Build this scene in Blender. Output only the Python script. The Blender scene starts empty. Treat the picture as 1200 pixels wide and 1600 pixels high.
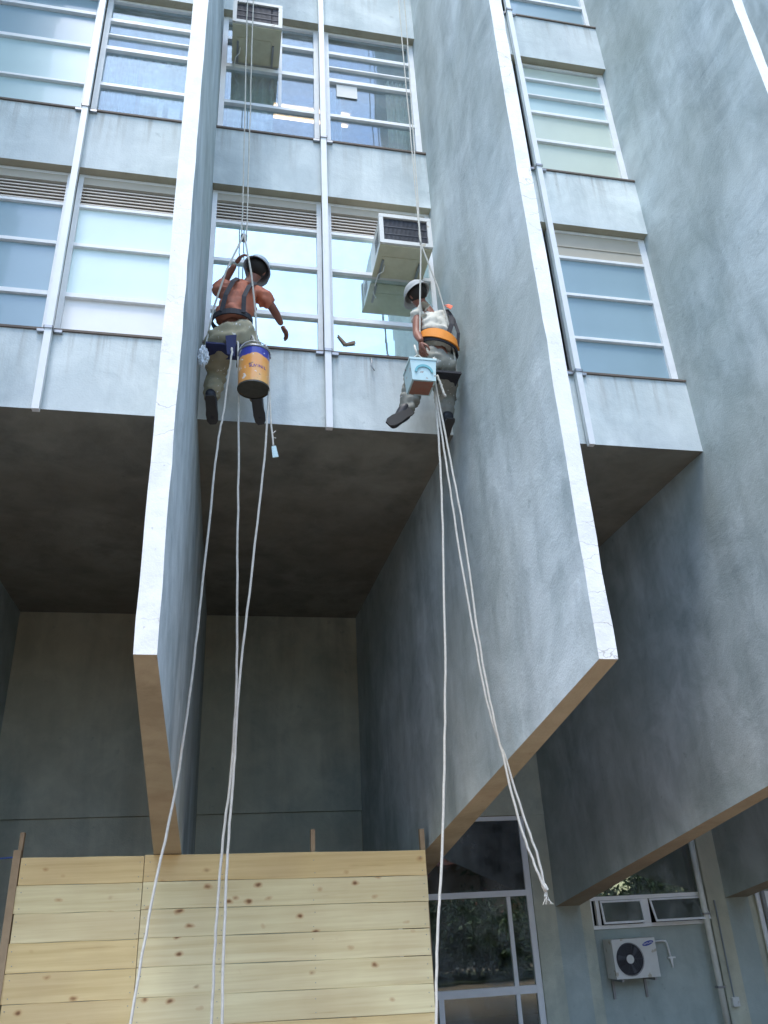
import bpy, bmesh, math, random
from mathutils import Vector, Matrix, noise
random.seed(7)
S = bpy.context.scene
COL = S.collection

# ---------------------------------------------------------------- camera, sky, sun, exposure
CAM_LOC = Vector((0.377, -4.279, 1.6))
YAW, PITCH, ROLL = 0.215, 0.459, -0.052
_f = Vector((math.sin(YAW)*math.cos(PITCH), math.cos(YAW)*math.cos(PITCH), math.sin(PITCH)))
_r = Vector((math.cos(YAW), -math.sin(YAW), 0)); _u = _r.cross(_f)
_r2 = _r*math.cos(ROLL) + _u*math.sin(ROLL); _u2 = -_r*math.sin(ROLL) + _u*math.cos(ROLL)
cd = bpy.data.cameras.new('camera'); cam = bpy.data.objects.new('camera', cd); COL.objects.link(cam)
cd.sensor_fit = 'VERTICAL'; cd.sensor_height = 36; cd.lens = 1274.0/1600*36
cd.clip_start = 0.05; cd.clip_end = 3000
cam.matrix_world = Matrix(((_r2.x, _u2.x, -_f.x, CAM_LOC.x), (_r2.y, _u2.y, -_f.y, CAM_LOC.y), (_r2.z, _u2.z, -_f.z, CAM_LOC.z), (0, 0, 0, 1)))
S.camera = cam

SUN_EL, SUN_AZ = 70, 205        # azimuth clockwise from +Y: sun stands in front of the facade, a little to the left
SKY_STRENGTH = 0.15
w = bpy.data.worlds.new('World'); S.world = w; w.use_nodes = True
nt = w.node_tree; nt.nodes.clear()
out = nt.nodes.new('ShaderNodeOutputWorld'); bg = nt.nodes.new('ShaderNodeBackground')
sky = nt.nodes.new('ShaderNodeTexSky'); sky.sky_type = 'NISHITA'; sky.sun_disc = False
sky.sun_elevation = math.radians(SUN_EL); sky.sun_rotation = math.radians(SUN_AZ)
sky.air_density = 1.0; sky.dust_density = 0.8; sky.ozone_density = 1.2
tc = nt.nodes.new('ShaderNodeTexCoord'); mp = nt.nodes.new('ShaderNodeMapping'); mp.inputs['Scale'].default_value = (1, 1, 2.2)
cn = nt.nodes.new('ShaderNodeTexNoise'); cn.inputs['Scale'].default_value = 1.7; cn.inputs['Detail'].default_value = 7; cn.inputs['Roughness'].default_value = .55
cr = nt.nodes.new('ShaderNodeValToRGB'); cr.color_ramp.elements[0].position = .48; cr.color_ramp.elements[1].position = .74
cr.color_ramp.elements[1].color = (.32, .32, .32, 1)
mx = nt.nodes.new('ShaderNodeMixRGB'); mx.inputs['Color2'].default_value = (5.6, 6.4, 6.8, 1)
nt.links.new(tc.outputs['Generated'], mp.inputs['Vector']); nt.links.new(mp.outputs['Vector'], cn.inputs['Vector'])
nt.links.new(cn.outputs['Fac'], cr.inputs['Fac']); nt.links.new(cr.outputs['Color'], mx.inputs['Fac'])
nt.links.new(sky.outputs['Color'], mx.inputs['Color1']); nt.links.new(mx.outputs['Color'], bg.inputs['Color'])
bg.inputs['Strength'].default_value = SKY_STRENGTH; nt.links.new(bg.outputs['Background'], out.inputs['Surface'])

sd = bpy.data.lights.new('sun', 'SUN'); sun = bpy.data.objects.new('sun', sd); COL.objects.link(sun)
sd.energy = 1.1; sd.angle = math.radians(24); sd.color = (1, .96, .9)
_a, _e = math.radians(SUN_AZ), math.radians(SUN_EL)
sdir = Vector((math.sin(_a)*math.cos(_e), math.cos(_a)*math.cos(_e), math.sin(_e)))
sun.rotation_euler = sdir.to_track_quat('Z', 'Y').to_euler()
S.view_settings.view_transform = 'Standard'; S.view_settings.look = 'None'
S.view_settings.exposure = 1.78; S.view_settings.gamma = 1; S.view_settings.use_curve_mapping = False
S.render.engine = 'CYCLES'
S.cycles.max_bounces = 8; S.cycles.diffuse_bounces = 5; S.cycles.glossy_bounces = 5; S.cycles.transparent_max_bounces = 12

# ---------------------------------------------------------------- materials
class NT:
    def __init__(s, name):
        s.m = bpy.data.materials.new(name); s.m.use_nodes = True; s.t = s.m.node_tree
        s.b = s.t.nodes['Principled BSDF']; s.o = s.t.nodes['Material Output']
    def n(s, typ, **kw):
        nd = s.t.nodes.new('ShaderNode'+typ)
        for k, v in kw.items():
            if k in nd.inputs: nd.inputs[k].default_value = v
            else: setattr(nd, k, v)
        return nd
    def l(s, a, b): s.t.links.new(a, b)
def c4(c): return (c[0], c[1], c[2], 1)
def coords(q, scale=(1, 1, 1), rnd=False, kind='Object'):
    tcn = q.n('TexCoord'); mpn = q.n('Mapping'); mpn.inputs['Scale'].default_value = scale
    q.l(tcn.outputs[kind], mpn.inputs['Vector'])
    if rnd:
        oi = q.n('ObjectInfo'); mu = q.n('Math', operation='MULTIPLY'); mu.inputs[1].default_value = 63.0
        cx = q.n('CombineXYZ'); q.l(oi.outputs['Random'], mu.inputs[0])
        for k in 'XYZ': q.l(mu.outputs[0], cx.inputs[k])
        q.l(cx.outputs[0], mpn.inputs['Location'])
    return mpn.outputs['Vector']
def noise_ramp(q, vec, scale, lo, hi, detail=5, rough=.6):
    n_ = q.n('TexNoise', Scale=scale, Detail=detail, Roughness=rough); q.l(vec, n_.inputs['Vector'])
    r_ = q.n('MapRange'); q.l(n_.outputs['Fac'], r_.inputs['Value'])
    r_.inputs['From Min'].default_value = lo; r_.inputs['From Max'].default_value = hi
    return r_.outputs['Result']
def mixc(q, fac, a, b, mode='MIX'):
    m_ = q.n('MixRGB', blend_type=mode)
    for src, inp in ((fac, 'Fac'), (a, 'Color1'), (b, 'Color2')):
        if hasattr(src, 'is_linked') or hasattr(src, 'links'): q.l(src, m_.inputs[inp])
        elif inp == 'Fac': m_.inputs[inp].default_value = src
        else: m_.inputs[inp].default_value = c4(src)
    return m_.outputs['Color']
def mul(q, a, k):
    m_ = q.n('Math', operation='MULTIPLY'); q.l(a, m_.inputs[0]); m_.inputs[1].default_value = k; return m_.outputs[0]
def bump(q, h, strength=.4, dist=.01):
    b_ = q.n('Bump', Strength=strength, Distance=dist); q.l(h, b_.inputs['Height']); q.l(b_.outputs['Normal'], q.b.inputs['Normal'])

def concrete(name, base, light, dark, streak=.5, patches=.6, rough=.9, diag=False, tint=None, sill=False):
    q = NT(name); v = coords(q)
    wn_ = q.n('TexNoise', Scale=1.3, Detail=3.0); q.l(v, wn_.inputs['Vector'])
    ws = q.n('VectorMath', operation='SCALE'); q.l(wn_.outputs['Color'], ws.inputs[0]); ws.inputs['Scale'].default_value = .8
    wa = q.n('VectorMath', operation='ADD'); q.l(v, wa.inputs[0]); q.l(ws.outputs[0], wa.inputs[1]); vw = wa.outputs[0]
    vs = coords(q, (2.6, 2.6, .32))
    if diag:
        tcn = q.n('TexCoord'); mpn = q.n('Mapping'); mpn.inputs['Rotation'].default_value = (.75, 0, 0); mpn.inputs['Scale'].default_value = (1.2, 2.6, .45)
        q.l(tcn.outputs['Object'], mpn.inputs['Vector']); vs = mpn.outputs['Vector']
    f1 = noise_ramp(q, vw, .75, .40, .60, 5, .55)
    f2 = noise_ramp(q, vs, .8, .46, .66, 6, .6)
    f3 = noise_ramp(q, vw, 2.6, .36, .64, 8, .68)
    f4 = noise_ramp(q, v, .45, .42, .62, 3, .5)
    c = mixc(q, mul(q, f1, patches), base, light)
    c = mixc(q, mul(q, f2, streak), c, dark)
    c = mixc(q, .32, c, mixc(q, f3, dark, light))
    c = mixc(q, mul(q, f4, .45), c, tint or base)
    fine = q.n('TexNoise', Scale=60.0, Detail=6.0); q.l(v, fine.inputs['Vector'])
    sr = noise_ramp(q, v, 7.0, .66, .72, 5, .6); c = mixc(q, mul(q, sr, .4), c, dark)
    if sill:      # run-off stains that start under each sill
        sp = q.n('SeparateXYZ'); q.l(v, sp.inputs[0])
        sb = q.n('Math', operation='SUBTRACT'); q.l(sp.outputs['Z'], sb.inputs[0]); sb.inputs[1].default_value = 5.72
        md = q.n('Math', operation='MODULO'); q.l(sb.outputs[0], md.inputs[0]); md.inputs[1].default_value = 3.0
        gr = q.n('MapRange'); q.l(md.outputs[0], gr.inputs['Value']); gr.inputs['From Min'].default_value = .25; gr.inputs['From Max'].default_value = .86
        sn = noise_ramp(q, coords(q, (9, 1, .5)), 1.0, .50, .68, 5, .65)
        mm = q.n('Math', operation='MULTIPLY'); q.l(gr.outputs[0], mm.inputs[0]); q.l(sn, mm.inputs[1])
        c = mixc(q, mul(q, mm.outputs[0], .55), c, (.24, .23, .20))
    q.l(c, q.b.inputs['Base Color']); q.b.inputs['Roughness'].default_value = rough
    ad = q.n('Math', operation='ADD'); q.l(fine.outputs['Fac'], ad.inputs[0]); q.l(f3, ad.inputs[1])
    bump(q, ad.outputs[0], .2, .012)
    return q.m
def spatter(m, col=(.75, .75, .72), scale=26, lo=.66):
    q = NT.__new__(NT); q.m = m; q.t = m.node_tree; q.b = q.t.nodes['Principled BSDF']; lk = q.b.inputs['Base Color'].links[0]; src = lk.from_socket
    f = noise_ramp(q, coords(q), scale, lo, lo+.03, 3, .55); q.l(mixc(q, mul(q, f, .8), src, col), q.b.inputs['Base Color']); return m
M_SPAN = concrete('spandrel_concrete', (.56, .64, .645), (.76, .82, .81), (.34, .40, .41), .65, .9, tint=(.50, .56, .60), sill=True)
M_FIN = concrete('fin_concrete', (.39, .47, .485), (.62, .70, .72), (.20, .25, .26), .65, .85, diag=True, tint=(.34, .38, .34))
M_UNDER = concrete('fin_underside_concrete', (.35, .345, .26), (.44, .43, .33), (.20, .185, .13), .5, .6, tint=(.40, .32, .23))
M_BACK = concrete('back_wall_concrete', (.48, .52, .43), (.66, .68, .56), (.25, .29, .26), .6, .85, tint=(.50, .43, .28))
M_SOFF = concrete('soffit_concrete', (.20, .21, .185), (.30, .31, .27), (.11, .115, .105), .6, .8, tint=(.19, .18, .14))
M_INFILL = concrete('infill_plaster', (.38, .44, .42), (.50, .57, .54), (.25, .30, .29), .4, .6, tint=(.34, .38, .34))

def white_edge():
    q = NT('white_painted_fin_edge'); v = coords(q)
    f = noise_ramp(q, v, 4.0, .3, .75, 8, .7)
    c = mixc(q, mul(q, f, .6), (.80, .80, .77), (.50, .50, .47))
    # hairline cracks, crossing the strip, and peeled spots
    vz = coords(q, (.5, .5, 2.2))
    vo = q.n('TexVoronoi', Scale=2.6); vo.feature = 'DISTANCE_TO_EDGE'
    nz = q.n('TexNoise', Scale=6.0, Detail=4.0); q.l(v, nz.inputs['Vector'])
    mv = q.n('VectorMath', operation='SCALE'); q.l(nz.outputs['Color'], mv.inputs[0]); mv.inputs['Scale'].default_value = .35
    av = q.n('VectorMath', operation='ADD'); q.l(vz, av.inputs[0]); q.l(mv.outputs[0], av.inputs[1]); q.l(av.outputs[0], vo.inputs['Vector'])
    r_ = q.n('MapRange'); q.l(vo.outputs['Distance'], r_.inputs['Value']); r_.inputs['From Min'].default_value = .004; r_.inputs['From Max'].default_value = .014
    r_.inputs['To Min'].default_value = 1; r_.inputs['To Max'].default_value = 0
    gate = noise_ramp(q, v, .8, .48, .6, 2, .5)
    g = q.n('Math', operation='MULTIPLY'); q.l(r_.outputs[0], g.inputs[0]); q.l(gate, g.inputs[1])
    c = mixc(q, mul(q, g.outputs[0], .55), c, (.25, .21, .16))
    spk = noise_ramp(q, v, 22.0, .68, .74, 3, .6)
    c = mixc(q, mul(q, spk, .6), c, (.28, .24, .18))
    q.l(c, q.b.inputs['Base Color']); q.b.inputs['Roughness'].default_value = .8
    bump(q, f, .4, .01)
    return q.m
M_WHITE_EDGE = white_edge()

def plain(name, col, rough=.5, metal=0, var=.15, scale=6, dirt=None, spec=.5, rnd=False):
    q = NT(name); v = coords(q, rnd=rnd)
    f = noise_ramp(q, v, scale, .3, .7, 5, .6)
    d = dirt if dirt else tuple(x*(1-2*var) for x in col)
    c = mixc(q, mul(q, f, .5), col, d)
    q.l(c, q.b.inputs['Base Color']); q.b.inputs['Roughness'].default_value = rough; q.b.inputs['Metallic'].default_value = metal
    q.b.inputs['Specular IOR Level'].default_value = spec
    bump(q, f, .15, .004)
    return q.m
M_FRAME = plain('white_window_frame_paint', (.86, .88, .89), .5, 0, .12, 8)
M_PIPE = plain('white_pipe_paint', (.84, .86, .86), .45, 0, .08, 5)
M_SILL = plain('weathered_brown_sill', (.16, .13, .11), .8, 0, .2, 9)
M_LOUVER = plain('beige_louver_slat', (.66, .60, .53), .6, 0, .1, 5)
M_LBACK = plain('louver_shade_board', (.34, .30, .26), .9)
M_BEIGE = plain('beige_shutter_box', (.50, .46, .38), .6, 0, .08, 4)
M_ROOM = plain('room_wall_paint', (.74, .76, .74), .9)
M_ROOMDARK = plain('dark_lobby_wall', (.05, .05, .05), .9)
M_ACW = plain('window_cooler_white_enamel', (.70, .71, .68), .45, 0, .1, 7)
M_ACB = plain('window_cooler_cream_base', (.62, .60, .44), .7, 0, .2, 6, dirt=(.38, .34, .21))
M_ACG = plain('cooler_fin_grey', (.10, .11, .13), .5, .3)
M_ACD = plain('cooler_cavity_dark', (.03, .03, .035), .8)
M_ROPE = plain('white_nylon_rope', (.60, .59, .53), .85, 0, .2, 30)
M_CURT = plain('cream_curtain_cloth', (.70, .70, .58), .9, 0, .08, 3)
M_CURTB = plain('pale_blue_blind_cloth', (.45, .55, .62), .9, 0, .08, 3)
M_PAPER = plain('white_paper', (.8, .8, .76), .8, 0, .03)
M_NAVY = plain('navy_webbing', (.025, .035, .11), .8, 0, .2, 20)
M_BLACKW = plain('black_webbing', (.02, .022, .03), .7, 0, .2, 20)
M_ORANGE = plain('orange_padding', (.85, .30, .04), .7, 0, .1, 12)
M_SKIN = plain('brown_skin', (.25, .10, .065), .55, 0, .12, 14)
M_HAIR = plain('dark_hair', (.02, .016, .013), .8)
M_SHIRTO = plain('faded_coral_shirt', (.55, .17, .09), .9, 0, .2, 7, dirt=(.32, .22, .19))
M_SHIRTW = plain('off_white_shirt', (.60, .59, .52), .9, 0, .1, 8)
M_KHAKI = plain('khaki_trouser_cloth', (.40, .36, .23), .9, 0, .2, 5, dirt=(.20, .19, .17))
M_GREY = plain('grey_trouser_cloth', (.30, .30, .26), .9, 0, .25, 7, dirt=(.16, .16, .14))
for _m in (M_KHAKI, M_GREY): spatter(_m)
M_BOOT = plain('black_boot_leather', (.018, .02, .028), .5, 0, .2, 12)
M_SOLE = plain('boot_sole_rubber', (.05, .05, .05), .8)
M_HAT = plain('grey_blue_helmet', (.36, .42, .47), .45, 0, .1, 6)
M_HATW = plain('pale_grey_cap', (.40, .42, .42), .8, 0, .1, 8)
M_EYE = plain('eye_white', (.7, .7, .68), .3)
M_BAG = plain('crumpled_plastic', (.62, .68, .72), .25, 0, .2, 12)
M_CYAN = plain('pale_cyan_tub_plastic', (.48, .66, .68), .45, 0, .08, 8)
spatter(M_CYAN, (.30, .20, .16), 18, .64); spatter(M_ACW, (.42, .38, .28), 9, .64)
M_TEAL = plain('teal_print', (.12, .38, .44), .5)
M_TUBB = plain('stained_tub_base', (.26, .16, .12), .7, 0, .3, 14, dirt=(.32, .07, .03))
M_METAL = plain('galvanised_steel', (.35, .36, .37), .4, .8, .1, 10)
M_TARP = plain('black_tarpaulin', (.01, .011, .014), .4)
M_BARK = plain('bark', (.10, .075, .05), .95, 0, .3, 8)
M_TILE = plain('red_roof_tile', (.30, .10, .05), .8, 0, .2, 3)
M_OPP = plain('ochre_house_plaster', (.35, .25, .16), .9, 0, .1, 2)

def glass(name, refl, tint, rough=.015, tcol=(.75, .85, .88), wav=.0015):
    q = NT(name); q.t.nodes.remove(q.b)
    g = q.n('BsdfGlossy', Roughness=rough); g.inputs['Color'].default_value = c4(tint)
    tr = q.n('BsdfTransparent'); tr.inputs['Color'].default_value = c4(tcol)
    fr = q.n('LayerWeight', Blend=.5); pw = q.n('Math', operation='POWER'); q.l(fr.outputs['Facing'], pw.inputs[0]); pw.inputs[1].default_value = 4.0; mr = q.n('MapRange'); q.l(pw.outputs[0], mr.inputs['Value'])
    mr.inputs['From Min'].default_value = 0.0; mr.inputs['From Max'].default_value = 1; mr.inputs['To Min'].default_value = refl; mr.inputs['To Max'].default_value = 1
    ms = q.n('MixShader'); q.l(mr.outputs[0], ms.inputs[0]); q.l(tr.outputs[0], ms.inputs[1]); q.l(g.outputs[0], ms.inputs[2])
    v = coords(q, (1, 1, 1)); nz = q.n('TexNoise', Scale=2.2, Detail=1.0); q.l(v, nz.inputs['Vector'])
    bp = q.n('Bump', Strength=.25, Distance=wav*4); q.l(nz.outputs['Fac'], bp.inputs['Height']); q.l(bp.outputs[0], g.inputs['Normal'])
    # dust film, thickened to paint in paler, milky reflections
    df = q.n('BsdfDiffuse'); df.inputs['Color'].default_value = (.5, .52, .52, 1)
    dn = noise_ramp(q, v, 2.6, .35, .75, 6, .65); m2 = q.n('MixShader'); q.l(mul(q, dn, .30), m2.inputs[0])
    q.l(ms.outputs[0], m2.inputs[1]); q.l(df.outputs[0], m2.inputs[2]); q.l(m2.outputs[0], q.o.inputs['Surface'])
    return q.m
G_MIRROR = glass('mirror_film_glass', .86, (.80, .97, .96))
G_CLEAR = glass('clear_window_glass', .17, (.7, .88, 1.0), tcol=(.88, .93, .94))
G_DOOR = glass('dark_door_glass', .22, (.62, .66, .55), wav=.001)
G_TOPDARK = glass('tinted_transom_glass', .10, (.8, .85, .9), tcol=(.3, .33, .36))
def panel(name, col, gl=.25):
    q = NT(name); v = coords(q)
    f = noise_ramp(q, v, 1.8, .3, .7, 5, .6)
    q.l(mixc(q, mul(q, f, .5), col, tuple(x*.85 for x in col)), q.b.inputs['Base Color'])
    q.b.inputs['Roughness'].default_value = .35; q.b.inputs['Coat Weight'].default_value = gl; q.b.inputs['Coat Roughness'].default_value = .05
    return q.m
P_WHITE = panel('opaque_white_panel', (.86, .86, .84)); P_PALE = panel('frosted_pale_pane', (.50, .66, .68), .6)
P_ICE = panel('painted_sky_reflection_pane', (.70, .86, .86), .6); P_CREAM = panel('frosted_cream_pane', (.60, .68, .60), .5)  # icy pane: reflected cyan-white sky put into its colour
P_BLUE = panel('frosted_blue_reflection_pane', (.30, .43, .50), .8)  # frosted blue; the colour also stands in for mirrored fins and sky

def pine(name, tone):
    q = NT(name); v = coords(q, (1, 1, 1), rnd=True)
    vs = coords(q, (.5, 8, 14), rnd=True)
    g1 = noise_ramp(q, vs, 1.6, .3, .7, 6, .6)
    c = mixc(q, g1, (.66*tone[0], .57*tone[1], .31*tone[2]), (.82*tone[0], .755*tone[1], .47*tone[2]))
    big = noise_ramp(q, v, 1.3, .35, .7, 3, .5); c = mixc(q, mul(q, big, .35), c, (.48, .34, .19))
    # knots: stretched cells with a dark core and a reddish ring
    vk = coords(q, (3.0, 1, 5.0), rnd=True)
    nz = q.n('TexNoise', Scale=7.0, Detail=2.0); q.l(v, nz.inputs['Vector'])
    sc = q.n('VectorMath', operation='SCALE'); q.l(nz.outputs['Color'], sc.inputs[0]); sc.inputs['Scale'].default_value = .25
    ad = q.n('VectorMath', operation='ADD'); q.l(vk, ad.inputs[0]); q.l(sc.outputs[0], ad.inputs[1])
    vo = q.n('TexVoronoi', Scale=1.3); q.l(ad.outputs[0], vo.inputs['Vector'])
    r1 = q.n('MapRange'); q.l(vo.outputs['Distance'], r1.inputs['Value']); r1.inputs['From Min'].default_value = .07; r1.inputs['From Max'].default_value = .19; r1.inputs['To Min'].default_value = 1; r1.inputs['To Max'].default_value = 0
    r2 = q.n('MapRange'); q.l(vo.outputs['Distance'], r2.inputs['Value']); r2.inputs['From Min'].default_value = .05; r2.inputs['From Max'].default_value = .12; r2.inputs['To Min'].default_value = 1; r2.inputs['To Max'].default_value = 0
    gt = noise_ramp(q, coords(q, (2.1, 1, 3.3), rnd=True), 1.0, .36, .42, 2, .5)
    def gm(o_, k_):
        m_ = q.n('Math', operation='MULTIPLY'); q.l(o_, m_.inputs[0]); q.l(gt, m_.inputs[1]); return mul(q, m_.outputs[0], k_)
    c = mixc(q, gm(r1.outputs[0], .75), c, (.46, .22, .08)); c = mixc(q, gm(r2.outputs[0], .8), c, (.12, .055, .025))
    crk = noise_ramp(q, coords(q, (.8, 4, 22), rnd=True), 1.3, .66, .72, 4, .6); c = mixc(q, mul(q, crk, .35), c, (.42, .25, .10))
    q.l(c, q.b.inputs['Base Color']); q.b.inputs['Roughness'].default_value = .75
    bump(q, g1, .3, .004)
    return q.m
M_PINE = [pine('raw_pine', (1, 1, 1)), pine('pale_pine', (1.05, 1.03, 1.02)), pine('reddish_pine', (1.0, .88, .74))]
M_POST = plain('weathered_stake_wood', (.40, .30, .19), .9, 0, .2, 10)

def leafmat(name, cols):
    q = NT(name); oi = coords(q); f = q.n('TexNoise', Scale=.9, Detail=4.0); q.l(oi, f.inputs['Vector'])
    rp = q.n('ValToRGB'); q.l(f.outputs['Fac'], rp.inputs['Fac'])
    rp.color_ramp.elements[0].position = .3; rp.color_ramp.elements[0].color = c4(cols[0]); rp.color_ramp.elements[1].position = .7; rp.color_ramp.elements[1].color = c4(cols[1])
    q.l(rp.outputs[0], q.b.inputs['Base Color']); q.b.inputs['Roughness'].default_value = .6
    return q.m
M_LEAF = leafmat('green_foliage', [(.02, .05, .012), (.09, .14, .03)])
M_FLOWER = leafmat('orange_red_blossom', [(.45, .06, .02), (.6, .16, .03)])

def paving():
    q = NT('reddish_brown_paving'); v = coords(q); br = q.n('TexBrick', Scale=2.5); q.l(v, br.inputs['Vector'])
    br.inputs['Color1'].default_value = (.30, .18, .115, 1); br.inputs['Color2'].default_value = (.25, .155, .105, 1); br.inputs['Mortar'].default_value = (.16, .13, .10, 1); br.inputs['Mortar Size'].default_value = .012
    f = noise_ramp(q, v, .8, .3, .7, 6, .6); q.l(mixc(q, mul(q, f, .4), br.outputs['Color'], (.30, .24, .18)), q.b.inputs['Base Color'])
    q.b.inputs['Roughness'].default_value = .85; return q.m
M_PAVE = paving()
M_ASPH = plain('asphalt', (.05, .05, .052), .9, 0, .2, 3)
M_KERB = plain('kerb_concrete', (.38, .37, .35), .9)
M_EARTH = plain('dry_earth_and_grass', (.10, .11, .05), .95, 0, .3, .3)
M_LINE = plain('road_paint', (.7, .7, .68), .7)

# ---------------------------------------------------------------- mesh helpers
def link(name, me, mats=None, parent=None, loc=None):
    o = bpy.data.objects.new(name, me); COL.objects.link(o)
    if mats is not None and me is not None and not me.materials:
        for m in (mats if isinstance(mats, (list, tuple)) else [mats]): me.materials.append(m)
    if parent: o.parent = parent
    if loc is not None: o.location = loc
    return o
def tag(o, label=None, cat=None, group=None, kind=None):
    if label: o['label'] = label
    if cat: o['category'] = cat
    if group: o['group'] = group
    if kind: o['kind'] = kind
    return o
def thing(name, label, cat, loc=(0, 0, 0), group=None):
    o = bpy.data.objects.new(name, None); COL.objects.link(o); o.location = loc; o.empty_display_size = .2
    return tag(o, label, cat, group)
class MB:
    """collects shapes in WORLD coordinates, links them as one mesh under a parent placed at parent.location"""
    def __init__(s): s.bm = bmesh.new()
    def face(s, vs, mi=0):
        try: f = s.bm.faces.new(vs); f.material_index = mi; return f
        except ValueError: return None
    def hexa(s, p, mi=0):
        v = [s.bm.verts.new(x) for x in p]     # p: 0-3 bottom ring, 4-7 top ring
        for q in ((0, 3, 2, 1), (4, 5, 6, 7), (0, 1, 5, 4), (1, 2, 6, 5), (2, 3, 7, 6), (3, 0, 4, 7)): s.face([v[i] for i in q], mi)
        return v
    def box(s, x0, x1, y0, y1, z0, z1, mi=0):
        return s.hexa([(x0, y0, z0), (x1, y0, z0), (x1, y1, z0), (x0, y1, z0), (x0, y0, z1), (x1, y0, z1), (x1, y1, z1), (x0, y1, z1)], mi)
    def tube(s, pts, r, n=8, mi=0, cap=True):
        pts = [Vector(p) for p in pts]; rs = r if isinstance(r, (list, tuple)) else [r]*len(pts); rings = []
        up = Vector((0, 0, 1)); prev = None
        for i, p in enumerate(pts):
            d = (pts[min(i+1, len(pts)-1)]-pts[max(i-1, 0)]).normalized()
            if prev is None:
                a = d.cross(up if abs(d.z) < .9 else Vector((1, 0, 0))).normalized()
            else: a = (prev - d*prev.dot(d)).normalized()
            prev = a; b = d.cross(a)
            rings.append([s.bm.verts.new(p+(a*math.cos(t*2*math.pi/n)+b*math.sin(t*2*math.pi/n))*rs[i]) for t in range(n)])
        for i in range(len(rings)-1):
            for t in range(n): s.face([rings[i][t], rings[i][(t+1) % n], rings[i+1][(t+1) % n], rings[i+1][t]], mi)
        if cap: s.face(rings[0][::-1], mi); s.face(rings[-1], mi)
        return rings
    def lathe(s, c, prof, n=32, mis=None, close=True):
        rings = [[s.bm.verts.new((c[0]+r*math.cos(t*2*math.pi/n), c[1]+r*math.sin(t*2*math.pi/n), c[2]+z)) for t in range(n)] for r, z in prof]
        for i in range(len(rings)-1):
            for t in range(n): s.face([rings[i][t], rings[i][(t+1) % n], rings[i+1][(t+1) % n], rings[i+1][t]], mis[i] if mis else 0)
        if close: s.face(rings[0][::-1], mis[0] if mis else 0); s.face(rings[-1], mis[-1] if mis else 0)
    def ring(s, c, rx, ry, w, h, tilt=(0, 0), n=28, mi=0):
        """a strap bent to an ellipse round c: width w (vertical), thickness h"""
        L = []
        for t in range(n):
            a = t*2*math.pi/n; ca, sa = math.cos(a), math.sin(a)
            z = c[2]+tilt[0]*ca*rx+tilt[1]*sa*ry
            L.append([s.bm.verts.new((c[0]+(rx+o)*ca, c[1]+(ry+o)*sa, z+dz)) for o, dz in ((0, -w/2), (h, -w/2), (h, w/2), (0, w/2))])
        for t in range(n):
            for k in range(4): s.face([L[t][k], L[t][(k+1) % 4], L[(t+1) % n][(k+1) % 4], L[(t+1) % n][k]], mi)
    def build(s, name, mats, parent=None, smooth=False, bevel=0, local=None):
        if bevel:
            try: bmesh.ops.bevel(s.bm, geom=[e for e in s.bm.edges if len(e.link_faces) == 2 and e.calc_face_angle(0) > .5], offset=bevel, segments=2, affect='EDGES', profile=.6)
            except Exception: pass
        bmesh.ops.recalc_face_normals(s.bm, faces=s.bm.faces)
        off = Vector(local) if local is not None else (Vector(parent_world(parent)) if parent else Vector((0, 0, 0)))
        bmesh.ops.translate(s.bm, verts=s.bm.verts, vec=-off)
        me = bpy.data.meshes.new(name); s.bm.to_mesh(me); s.bm.free()
        if smooth:
            for p in me.polygons: p.use_smooth = True
        o = link(name, me, mats, parent)
        if local is not None: o.location = off - (parent_world(parent) if parent else Vector((0, 0, 0)))
        return o
def parent_world(o):
    v = Vector((0, 0, 0))
    while o is not None: v += o.location; o = o.parent
    return v
def boxo(name, mat, parent, *b, bevel=0):
    m = MB(); m.box(*b); return m.build(name, mat, parent, bevel=bevel)

# ---------------------------------------------------------------- ground
g = MB(); g.box(-400, 400, -900, 500, -.3, -.16); tag(g.build('ground', M_EARTH), kind='structure')
g = MB(); g.box(-60, 60, -8.6, 14, -.3, 0); tag(g.build('pavement', M_PAVE), kind='structure')
g = MB(); g.box(-60, 60, -8.78, -8.603, -.3, .012); tag(g.build('kerb', M_KERB, bevel=.015), kind='structure')
g = MB(); g.box(3.3, 18, -6.4, -2.6, -.2, .05); tag(g.build('added_garden_bed', M_EARTH, bevel=.01), kind='structure')  # unseen bed, added to darken the paving mirrored in the door glass
g = MB(); g.box(-200, 200, -16.4, -8.783, -.3, -.13); tag(g.build('road', M_ASPH), kind='structure')
g = MB()
for i in range(-20, 20): g.box(i*4, i*4+2, -12.62, -12.5, -.129, -.124)
tag(g.build('road_marking', M_LINE), kind='structure')

# ---------------------------------------------------------------- the office building
YS, YG, YB = 2.162, 2.29, 7.533
Z0, ZF, ZBB, ZTOP = 5.72, 2.873, 1.6, 16.3
ST, HS = 3.0, .856
TF, TB = .12, .359
FX = [-5.21, -2.607, 0.0, 2.602, 5.263, 7.866, 10.47]
def half(y): return (TF+(TB-TF)*y/YB)/2
B = thing('office_building', 'grey concrete office block with deep vertical fins and recessed ground floor', 'building', (0, 0, 0))

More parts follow.
